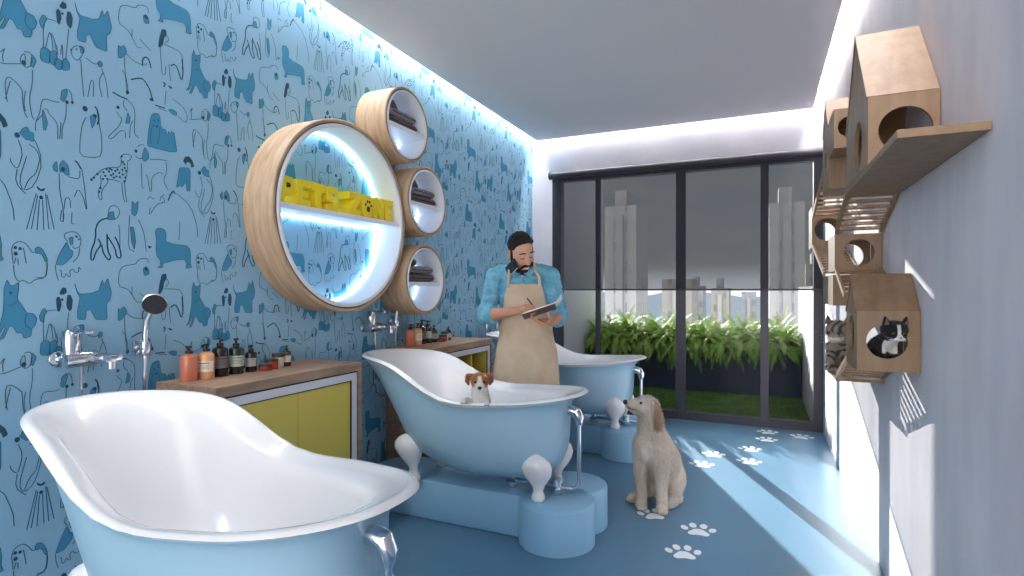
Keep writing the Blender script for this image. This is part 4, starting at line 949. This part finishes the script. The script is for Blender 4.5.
# supporting hand under the notebook, fingers spread along its underside
b.ell((.165, -.335, 1.052), (.042, .034, .020), Matrix.Rotation(radians(35), 4, 'Z') @ Matrix.Rotation(radians(12), 4, 'Y'))
b.caps([(Lw, .026), ((.165, -.335, 1.052), .024)])
for i in range(4):
    L = (.9, 1.0, .96, .78)[i]; o = Vector((.145+.004*i, -.325-.018*i, 1.056-.005*i))
    b.caps([(o, .0108), (o+Vector((-.040*L, -.016, .006)), .0102), (o+Vector((-.068*L, -.018, .020)), .0092), (o+Vector((-.084*L, -.012, .034)), .008)], n=10)
b.caps([((.185, -.352, 1.056), .0125), ((.180, -.392, 1.078), .011), ((.165, -.405, 1.102), .0092)], n=10)
body = b.build('body', M['skin'], man); remesh(body, .0048, 3)
def skin_col(c, n):
    l = HM.inverted() @ c
    base = (216, 166, 140)
    if c.z > 1.36:
        base = mixc(base, (206, 138, 116), smoothstep(.05, .0, (Vector((abs(l.x)-.042, l.y+.07, l.z+.02))).length)*.6)
        base = mixc(base, (198, 140, 120), smoothstep(.03, .0, (l-Vector((0, -.108, -.022))).length)*.5)
    elif c.z < 1.2: base = (206, 148, 120)
    return base
paint(body, skin_col)
# hair, beard, brows
h = MB()
h.ell(H(0, .024, .048), (.080, .092, .081), Rh, 28, 18)
for k in range(60):
    rr = random.Random(k); a = rr.uniform(-1.1, 1.1); e = rr.uniform(.15, 1.3)
    d = Vector((sin(a)*cos(e)*.8, -cos(a)*cos(e)*.4+.2, sin(e))).normalized()
    p = Vector((.072*d.x, .030+.085*d.y, .052+.078*d.z))
    h.ell(H(*p), (.016, .022, .010), Rh, 8, 6)
h.caps([(H(-.054, -.034, .092), .015), (H(-.022, -.048, .112), .019), (H(.022, -.047, .113), .019), (H(.054, -.030, .090), .015)])
for s in (-1, 1): h.caps([(H(.073*s, -.006, .03), .010), (H(.075*s, -.012, .0), .008), (H(.073*s, -.016, -.03), .009)])
hair = h.build('hair', M['hair'], man); 
# keep the face clear: cut the cap away in front of the hairline
bm = bmesh.new(); bm.from_mesh(hair.data); inv = HM.inverted()
kill = []
for f in bm.faces:
    l = inv @ f.calc_center_median()
    if l.y < -.030 and l.z < .088-1.5*max(0, abs(l.x)-.036): kill.append(f)
    if l.y < .0 and l.z < .03 and abs(l.x) < .060: kill.append(f)
    if l.z < -.055: kill.append(f)
bmesh.ops.delete(bm, geom=list(set(kill)), context='FACES'); bm.to_mesh(hair.data); bm.free()
for p in hair.data.polygons: p.use_smooth = True
bd = MB()
for s in (-1, 1): bd.caps([(H(.070*s, -.016, -.03), .010), (H(.062*s, -.030, -.065), .017), (H(.040*s, -.058, -.098), .024), (H(0, -.072, -.112), .026)])
bd.caps([(H(-.034, -.080, -.066), .009), (H(-.02, -.092, -.048), .0085), (H(.0, -.098, -.044), .0085), (H(.02, -.092, -.048), .0085), (H(.034, -.080, -.066), .009)])
bd.ell(H(0, -.080, -.094), (.032, .020, .012), Rh)
bo = bd.build('beard', M['hair'], man); remesh(bo, .004, 2)
for s in (-1, 1):
    MB().caps([(H(.017*s, -.093, .043), .0038), (H(.034*s, -.091, .046), .0045), (H(.053*s, -.078, .037), .003)], n=8).build('eyebrow', M['hair'], man, smooth=True)
    e = MB().caps([(H(.018*s, -.0850, .008), .0022), (H(.032*s, -.0872, .003), .0027), (H(.048*s, -.0785, .008), .002)], n=6).build('lashes', M['hair'], man, smooth=True)
MB().caps([(H(-.026, -.084, -.066), .004), (H(-.012, -.093, -.072), .0055), (H(.012, -.093, -.072), .0055), (H(.026, -.084, -.066), .004)], n=8).build('lips', M['lip'], man, smooth=True)
MB().caps([(H(-.020, -.0895, -.065), .003), (H(0, -.0975, -.068), .0045), (H(.020, -.0895, -.065), .003)], n=8).build('teeth', M['teeth'], man, smooth=True)
# denim shirt
s_ = MB()
s_.ell((.025, .0, 1.215), (.176, .122, .215)); s_.caps([((-.14, .012, 1.345), .069), ((.01, .016, 1.368), .076), ((.178, .012, 1.345), .069)])
s_.ell((.04, .005, .99), (.160, .118, .19)); s_.ell((.045, .01, .87), (.170, .124, .10))
s_.caps([(Rs, .066), (Rs.lerp(Re, .35), .064), (Rs.lerp(Re, .7), .059), (Re+Vector((-.004, .0, -.004)), .060), (Re.lerp(Rw, .20), .056)])
s_.caps([(Ls, .066), (Ls.lerp(Le, .35), .064), (Ls.lerp(Le, .7), .059), (Le+Vector((.004, .0, -.004)), .060), (Le.lerp(Lw, .22), .056)])
# folds round the sleeves and elbows
for A, B_ in ((Rs, Re), (Ls, Le)):
    for f, g in ((.35, .012), (.55, -.01), (.72, .012), (.88, -.008)):
        q = A.lerp(B_, f); s_.ell(q+Vector((0, g, 0)), (.066, .063, .012), Matrix.Rotation(.5*(1 if g > 0 else -1), 4, 'Y'))
shirt = s_.build('shirt', M['denim'], man); remesh(shirt, .0075, 4)
for v in shirt.data.vertices:
    c = v.co; d = .0065*noise.noise(Vector((c.x*16, c.y*16, c.z*26)))+.003*noise.noise(Vector((c.x*40, c.y*40, c.z*50)))
    cr_ = .18-abs(noise.noise(Vector((c.x*11+3, c.y*9, c.z*15+c.x*8)))); c2_ = .12-abs(noise.noise(Vector((c.x*20, c.y*18+7, c.z*24-c.x*14))))
    d += -.007*max(0, cr_)/.18 - .004*max(0, c2_)/.12
    v.co = c + v.normal*(d+.002)
for A, B_, f in ((Re, Rw, .22), (Le, Lw, .24)):
    q, d = A.lerp(B_, f), (B_-A).normalized()
    MB().tube([q-d*.034, q-d*.028, q-d*.004, q+d*.020, q+d*.027, q+d*.029], [.050, .061, .0625, .061, .054, .036], 24).build('cuff', M['denim'], man, smooth=True)
cl = MB()
for s in (-1, 1):
    inner = [(.006, -.088, 1.366), (.022, -.086, 1.386), (.050, -.066, 1.408), (.070, -.020, 1.424), (.066, .035, 1.432), (.030, .085, 1.436), (.0, .095, 1.437)]
    outer = [(.014, -.112, 1.352), (.052, -.118, 1.336), (.078, -.098, 1.366), (.096, -.030, 1.396), (.090, .045, 1.404), (.040, .108, 1.405), (.0, .118, 1.405)]
    cl.grid([[Vector((.012+p[0]*s, p[1], p[2])) for p in row] for row in (inner, [tuple((a+b)/2+(.006 if k == 2 else 0) for k, (a, b) in enumerate(zip(p, q_))) for p, q_ in zip(inner, outer)], outer)])
co_ = cl.build('collar', M['denim'], man, smooth=True)
md = co_.modifiers.new('t', 'SOLIDIFY'); md.thickness = .004
MB().grid([[Vector((x, .004-interp([1.26, 1.33, 1.38], [.126, .108, .082], z), z)) for x in (.002, .012, .022)] for z in (1.26, 1.30, 1.34, 1.38)]).build('placket', M['denim'], man, smooth=True).modifiers.new('t', 'SOLIDIFY').thickness = .006
for z in (1.285, 1.335): MB().ell((.012, .0-interp([1.26, 1.33, 1.38], [.129, .111, .085], z), z), (.005, .003, .005)).build('button', M['label_white'], man, smooth=True)
# trousers and shoes
t_ = MB(); t_.ell((.045, .01, .86), (.166, .12, .12))
for hx, kx, ax in ((-.04, -.05, -.06), (.13, .145, .155)): t_.caps([((hx, .01, .80), .098), ((kx, -.008, .46), .072), ((ax, .02, .10), .058)])
tr = t_.build('trousers', M['trousers'], man); remesh(tr, .012, 3)
for ax in (-.06, .155):
    x = MB(); x.caps([((ax, .045, .048), .044), ((ax, -.05, .040), .042), ((ax+.004, -.135, .034), .036)]); x.box((ax-.045, -.17, .0), (ax+.045, .088, .018), .006)
    so_ = x.build('shoe', M['shoe'], man); remesh(so_, .007, 2)
# beige apron: bib, wrapped skirt, straps
def apron_pt(a, z):
    hw = interp([.50, .84, .96, 1.06, 1.20, 1.33], [.240, .206, .178, .182, .192, .188], z)
    dp = interp([.50, .84, .96, 1.06, 1.20, 1.33], [.200, .165, .142, .140, .142, .138], z)
    cx = interp([.50, .96, 1.33], [.035, .038, .022], z)
    f = .006*sin(a*9+z*7)*smoothstep(1.0, .7, z) + .004*noise.noise(Vector((a*3, z*9, 2)))
    return Vector((cx+(hw+f)*sin(a), .006-(dp+f)*cos(a), z))
ap = MB(); rows = []
for i in range(41):
    z = lerp(.50, 1.285, i/40); am = radians(interp([.5, .96, 1.04, 1.10, 1.285], [92, 96, 88, 52, 36], z))
    rows.append([apron_pt(lerp(-am, am, j/36), z) for j in range(37)])
ap.grid(rows); apo = ap.build('apron', M['canvas'], man, smooth=True)
md = apo.modifiers.new('t', 'SOLIDIFY'); md.thickness = .004
hem = MB()
for z in (.56, 1.262):
    am = radians(interp([.5, .96, 1.04, 1.10, 1.285], [92, 96, 88, 52, 36], z))
    pts = [apron_pt(lerp(-am, am, j/36), z)*1.0+Vector((0, -.003, 0)) for j in range(37)]; hem.tube(pts, .002, 6)
hem.build('seam', M['canvas'], apo, smooth=True)
for s in (-1, 1):
    p0_ = apron_pt(radians(33)*s, 1.28); st = MB()
    path = [p0_+Vector((0, -.004, -.02)), p0_+Vector((-.004*s, -.0, .05)), Vector((.012+.085*s, -.088, 1.375)), Vector((.012+.078*s, -.03, 1.425)), Vector((.012+.05*s, .06, 1.425)), Vector((.012, .095, 1.405))]
    rows = [[q+Vector((.010, 0, 0)), q+Vector((0, -.003, .003)), q+Vector((-.010, 0, 0))] for q in path]
    st.grid(rows); so2 = st.build('strap', M['canvas'], man, smooth=True); md = so2.modifiers.new('t', 'SOLIDIFY'); md.thickness = .004
MW = man.matrix_basis.copy() if False else Matrix.Translation((-1.48, 3.40, 0)) @ Matrix.Rotation(radians(23.5), 4, 'Z')
# notebook, pen and phone the man holds
NB = Matrix(((.93, .10, -.28, .115), (-.02, .97, .26, -.335), (.33, -.24, .92, 1.118), (0, 0, 0, 1)))
nb = thing('notebook', 'open dark covered notebook in the hand of the man', 'notebook'); nb.matrix_basis = MW @ NB.normalized()
MB().box((-.105, -.075, -.006), (.105, .075, -.002), .001).build('cover', M['notebook'], nb)
MB().box((-.101, -.071, -.0018), (.101, .071, .006), .001).build('pages', M['paper'], nb)
fl = MB(); rows = []
for k in range(7):
    a = k/6; rows.append([(.098+.060*a, y, .0068+.030*a*a+.004*a) for y in (-.071, .071)])
fl.grid(rows); fo = fl.build('lifted_page', M['paper'], nb, smooth=True); md = fo.modifiers.new('t', 'SOLIDIFY'); md.thickness = .0015
pn = thing('pen', 'slim black pen in the writing hand of the man', 'pen'); 
tip, tail = Vector((.098, -.318, 1.122)), Vector((.040, -.262, 1.198))
q = (tail-tip).to_track_quat('Z', 'Y').to_matrix().to_4x4(); q.translation = tip; pn.matrix_basis = MW @ q
MB().lathe([(.0, 0), (.003, .012), (.004, .014), (.004, .105), (.003, .108), (0, .108)], 12).build('barrel', M['black_plastic'], pn, smooth=True)
MB().lathe([(.0006, -.004), (.0015, .002), (.002, .006)], 8).build('tip', M['chrome'], pn, smooth=True)
ph = thing('phone', 'dark phone with a pale edge between the ear and shoulder of the man', 'phone')
Rp = HM @ Matrix.Translation((-.087, -.042, -.072)) @ Matrix.Rotation(radians(38), 4, 'X') @ Matrix.Rotation(radians(8), 4, 'Y')
ph.matrix_basis = MW @ Rp
MB().box((-.0045, -.034, -.072), (.0045, .034, .072), .003).build('shell', M['phone'], ph, smooth=True)
MB().box((.0046, -.031, -.068), (.0052, .031, .068)).build('screen', M['phone'], ph)
MB().tube([(0, -.0345, -.07), (0, -.0345, .07)], .0032, 8).build('edge', M['phone_white'], ph, smooth=True)

# ------------------------------------------------------------------ the sitting dog
dg = thing('dog', 'cream retriever puppy sitting on the blue floor with its nose raised', 'dog', (-.545, 3.245, 0), radians(23.5))
b = MB()
b.ell((.072, .10, .135), (.095, .115, .13)); b.caps([((.065, .09, .17), .112), ((.03, .05, .26), .115), ((-.02, .015, .345), .106), ((-.045, .0, .43), .086), ((-.055, -.005, .50), .073), ((-.065, -.008, .55), .066)], n=18)
b.ell((-.085, -.005, .34), (.075, .085, .10))
# head
b.ell((-.070, -.012, .585), (.066, .060, .056)); b.ell((-.09, -.012, .560), (.055, .054, .048))
b.caps([((-.105, -.013, .583), .046), ((-.145, -.015, .588), .038), ((-.176, -.016, .593), .031)]); b.caps([((-.10, -.013, .556), .036), ((-.150, -.015, .560), .026), ((-.172, -.016, .566), .020)])
for s in (-1, 1):
    b.caps([((-.118, -.012+.026*s, .616), .014), ((-.090, -.012+.034*s, .622), .015)])
    b.ell((-.095, -.012+.045*s, .575), (.04, .016, .035))
    b.caps([((-.052, -.012+.052*s, .606), .020), ((-.034, -.012+.068*s, .570), .028), ((-.022, -.012+.070*s, .52), .033), ((-.020, -.012+.064*s, .470), .020)])
# fore legs
b.caps([((-.01, -.055, .33), .062), ((.0, -.065, .21), .045), ((.0, -.070, .09), .032), ((-.002, -.082, .032), .033)]); b.ell((-.008, -.100, .026), (.032, .042, .026))
b.caps([((-.105, -.005, .31), .054), ((-.112, -.01, .20), .042), ((-.106, -.012, .09), .031), ((-.108, -.022, .032), .032)]); b.ell((-.116, -.038, .025), (.034, .040, .025))
for cx, cy in ((-.008, -.100), (-.116, -.038)):
    for k in (-1.2, -.4, .4, 1.2): b.ell((cx+.016*k, cy-.030+.006*abs(k), .018), (.011, .018, .016))
# haunches and hind feet
b.ell((.105, .045, .115), (.062, .085, .115), Matrix.Rotation(radians(20), 4, 'Y')); b.caps([((.115, .03, .05), .040), ((.085, -.005, .032), .034), ((.060, -.028, .026), .029)])
for k in (-1, 0, 1): b.ell((.052+.008*k, -.050+.006*abs(k), .018), (.012, .018, .015))
b.ell((-.03, .13, .11), (.06, .08, .10)); b.caps([((-.05, .12, .05), .036), ((-.10, .085, .030), .030), ((-.148, .062, .026), .028)]); b.ell((-.168, .055, .020), (.022, .026, .018))
b.caps([((.09, .21, .07), .032), ((.13, .28, .035), .028), ((.15, .37, .030), .020)])
dbody = b.build('body', M['fur'], dg); remesh(dbody, .0055, 3)
for v in dbody.data.vertices:
    c = v.co; v.co = c + v.normal*(.004*noise.noise(Vector((c.x*34, c.y*34, c.z*14)))+.0022*noise.noise(Vector((c.x*90, c.y*90, c.z*45))))
def dog_col(c, n):
    base = mixc((226, 218, 208), (188, 174, 158), .5+.5*noise.noise(Vector((c.x*10, c.y*10, c.z*5))))
    ear = smoothstep(-.060, -.045, c.x)*smoothstep(.044, .060, abs(c.y+.012))*smoothstep(.44, .47, c.z)
    base = mixc(base, (150, 122, 98), ear*.85)
    if c.z > .56 and c.x < -.15: base = mixc(base, (196, 180, 168), .5)
    return base
paint(dbody, dog_col)
dg.scale = (.94, 1, 1)
coat(dbody, 14000, .020, lambda c: Vector((.35, .15, -1)) if c.z < .5 else Vector((1, .1, -.35)), 3, .0013, .28, lambda c: c.z > .03 and c.x > -.165)
MB().ell((-.206, -.017, .604), (.015, .019, .014)).build('nose', M['nose_black'], dg, smooth=True)
for s in (-1, 1): MB().ell((-.119, -.012+.0405*s, .606), (.010, .008, .008)).build('eye', M['eye_dark'], dg, smooth=True)
MB().tube([(-.196, -.036, .578), (-.172, -.046, .569), (-.140, -.054, .564)], .0025, 6).build('mouth_line', M['nose_black'], dg, smooth=True)

# ------------------------------------------------------------------ the puppy in the bathtub
pp = thing('dog', 'small brown and white puppy peeping over the bathtub rim', 'dog', (-1.262, 2.395, 0), radians(26))
b = MB()
b.caps([((.01, .20, .50), .062), ((.01, .12, .58), .066), ((.006, .05, .66), .060), ((.004, .015, .725), .046), ((.003, .0, .765), .042)])
b.ell((.002, .004, .802), (.046, .048, .042)); b.ell((.003, -.02, .786), (.034, .034, .030)); b.caps([((.003, -.032, .782), .025), ((.004, -.058, .774), .018)])
for sx, px_, pz in ((-1, -.074, .709), (1, .036, .700)):
    b.caps([((.035*sx, .045, .66), .028), ((px_*.8, -.02, .712), .017), ((px_, -.074, pz+.012), .014)]); 
    for k in (-1, 0, 1): b.ell((px_+.009*k, -.088, pz+.006), (.0065, .010, .007))
    b.caps([((.038*sx, .015, .828), .010), ((.056*sx, -.002, .828), .012), ((.058*sx, -.018, .806), .012), ((.052*sx, -.026, .792), .007)])
    b.caps([((.03*sx, .20, .50), .045), ((.035*sx, .20, .44), .022), ((.035*sx, .18, .400), .018)])
pb = b.build('body', M['fur'], pp); remesh(pb, .0034, 2)
def pup_col(c, n):
    w = (238, 232, 226); br = (172, 112, 70); dk = (112, 68, 46)
    if c.z < .768: return w
    t = smoothstep(.768, .79, c.z)*smoothstep(.006, .014, abs(c.x-.003)+.10*max(0, c.z-.815))
    t *= smoothstep(-.050, -.036, c.y)
    col = mixc(w, br, t)
    if abs(c.x) > .046: col = mixc(col, dk, .85)
    if c.z > .83: col = mixc(col, br, .8)
    return col
paint(pb, pup_col)
coat(pb, 5000, .009, lambda c: Vector((0, .4, -1)), 4, .0008, .3, lambda c: c.y > -.05)
MB().ell((.004, -.075, .781), (.0105, .008, .0085)).build('nose', M['nose_black'], pp, smooth=True)
for s in (-1, 1): MB().ell((.003+.021*s, -.043, .803), (.0068, .005, .0065)).build('eye', M['eye_dark'], pp, smooth=True)
mu_ = MB()
for px_, pz in ((-.074, .709), (.036, .700)):
    for k in (-1, 0, 1): mu_.ell((px_+.009*k, -.0975, pz+.003), (.0022, .004, .0022), n=8, m=6)
mu_.build('claws', M['nose_black'], pp, smooth=True)

# ------------------------------------------------------------------ the kittens
def kitten(name, label, loc, rz, colour, head_y=-.035, head_turn=0.0, head_tilt=0.0):
    k = thing(name, label, 'kitten', loc, rz, group='kittens on the cat shelves')
    b = MB(); HMk = Matrix.Translation((0, head_y, .135)) @ Matrix.Rotation(head_turn, 4, 'Z') @ Matrix.Rotation(head_tilt, 4, 'X'); R3 = HMk.to_3x3()
    P = lambda x, y, z: HMk @ Vector((x, y, z))
    b.caps([((0, .085, .045), .042), ((0, .05, .065), .044), ((0, .01, .085), .038), ((0, -.015+(head_y+.035)*.5, .11), .029)])
    for s in (-1, 1):
        b.caps([((.022*s, -.010, .085), .022), ((.022*s, -.020, .045), .0125), ((.022*s, -.024, .012), .0115)]); b.ell((.022*s, -.032, .009), (.0125, .016, .0095))
        b.ell((.034*s, .075, .04), (.020, .036, .036)); b.caps([((.038*s, .065, .014), .014), ((.038*s, .035, .011), .012)])
    b.caps([((0, .12, .03), .012), ((.04, .13, .014), .011), ((.075, .10, .012), .009)])
    b.ell(P(0, .004, .006), (.043, .038, .036), R3); b.ell(P(0, -.016, -.010), (.030, .026, .020), R3); b.ell(P(0, -.036, -.012), (.015, .010, .010), R3)
    for s in (-1, 1):
        b.caps([(P(.026*s, .008, .024), .014), (P(.032*s, .008, .042), .008), (P(.036*s, .008, .058), .0025)], n=10)
        b.ell(P(.012*s, -.036, -.014), (.012, .009, .009), R3)
    o = b.build('body', M['fur'], k); remesh(o, .0028, 2)
    iv = HMk.inverted(); paint(o, lambda c, n: colour(c, iv @ c))
    for s in (-1, 1):
        e = MB().ell(P(.0175*s, -.0325, .004), (.0065, .005, .0062), R3).build('eye', mat('kitten_eye', (108, 116, 88), .1, coat=.6), k, smooth=True)
        MB().ell(P(.0175*s, -.0368, .004), (.0054, .0024, .0054), R3, 10, 8).build('pupil', M['eye_dark'], e, smooth=True)
        MB().prism([(-.009, 0), (.009, 0), (0, .024)], -.001, .001, 'y').build('inner_ear', M['ear_inner'], k).matrix_basis = HMk @ Matrix.Translation((.031*s, -.0065, .030)) @ Matrix.Rotation(.18*s, 4, 'Y') @ Matrix.Rotation(-.1, 4, 'X')
    MB().ell(P(0, -.046, -.006), (.005, .003, .0035), R3, 10, 8).build('nose', M['pink'], k, smooth=True)
    coat(o, 5500, .008, lambda c: Vector((0, .5, -1)), 5, .0007, .35, lambda c: (iv @ c).y > -.036)
    w = MB()
    for s in (-1, 1):
        for j in (-1, 0, 1): w.tube([P(.012*s, -.042, -.014+.003*j), P(.046*s, -.036, -.018+.012*j)], .00028, 4)
    w.build('whiskers', M['white_lacquer'], k)
    return k
def tuxedo(c, l):
    w, k = (236, 234, 232), (34, 32, 36)
    if c.z > .10 and abs(l.x) < .06 and l.z > -.04:
        if abs(l.x) < .006+.018*smoothstep(.004, -.02, l.z) and l.y < -.01 and l.z < .035: return w
        if l.z < -.014 and l.y < -.005 and abs(l.x) < .024: return w
        return k
    if c.y < -.012 and abs(c.x) < .024 and c.z > .05: return w
    if c.z < .03 and c.y < .0: return w
    return k
def tabby(c, l):
    g, d, w = (150, 140, 128), (58, 52, 48), (222, 214, 204)
    if c.z > .10 and l.z > -.045:
        st = smoothstep(.1, .5, sin(l.x*260+3*sin(l.z*90))) * smoothstep(-.002, .012, l.z)
        col = mixc(g, d, st*.85)
        if l.z < -.008 and l.y < -.02: col = w
        if abs(l.x) > .03 and l.z > .03: col = mixc(col, d, .6)
        return col
    st = smoothstep(.0, .45, sin(c.z*230+c.y*120+4*noise.noise(c*30)))
    return mixc(g, d, st*.85)
kt = kitten('cat', 'black and white kitten looking out of the round hole', (.398, 2.320, .9815), radians(10), tuxedo, head_y=-.072, head_turn=.1, head_tilt=.3)
kt.scale = (.95, .95, .92)
kt2 = kitten('cat', 'grey tabby kitten standing on the wooden tray shelf', (.330, 3.04, .8542), radians(-12), tabby, head_turn=-.25, head_tilt=.1)
kt2.scale = (1.25, 1.25, 1.42)
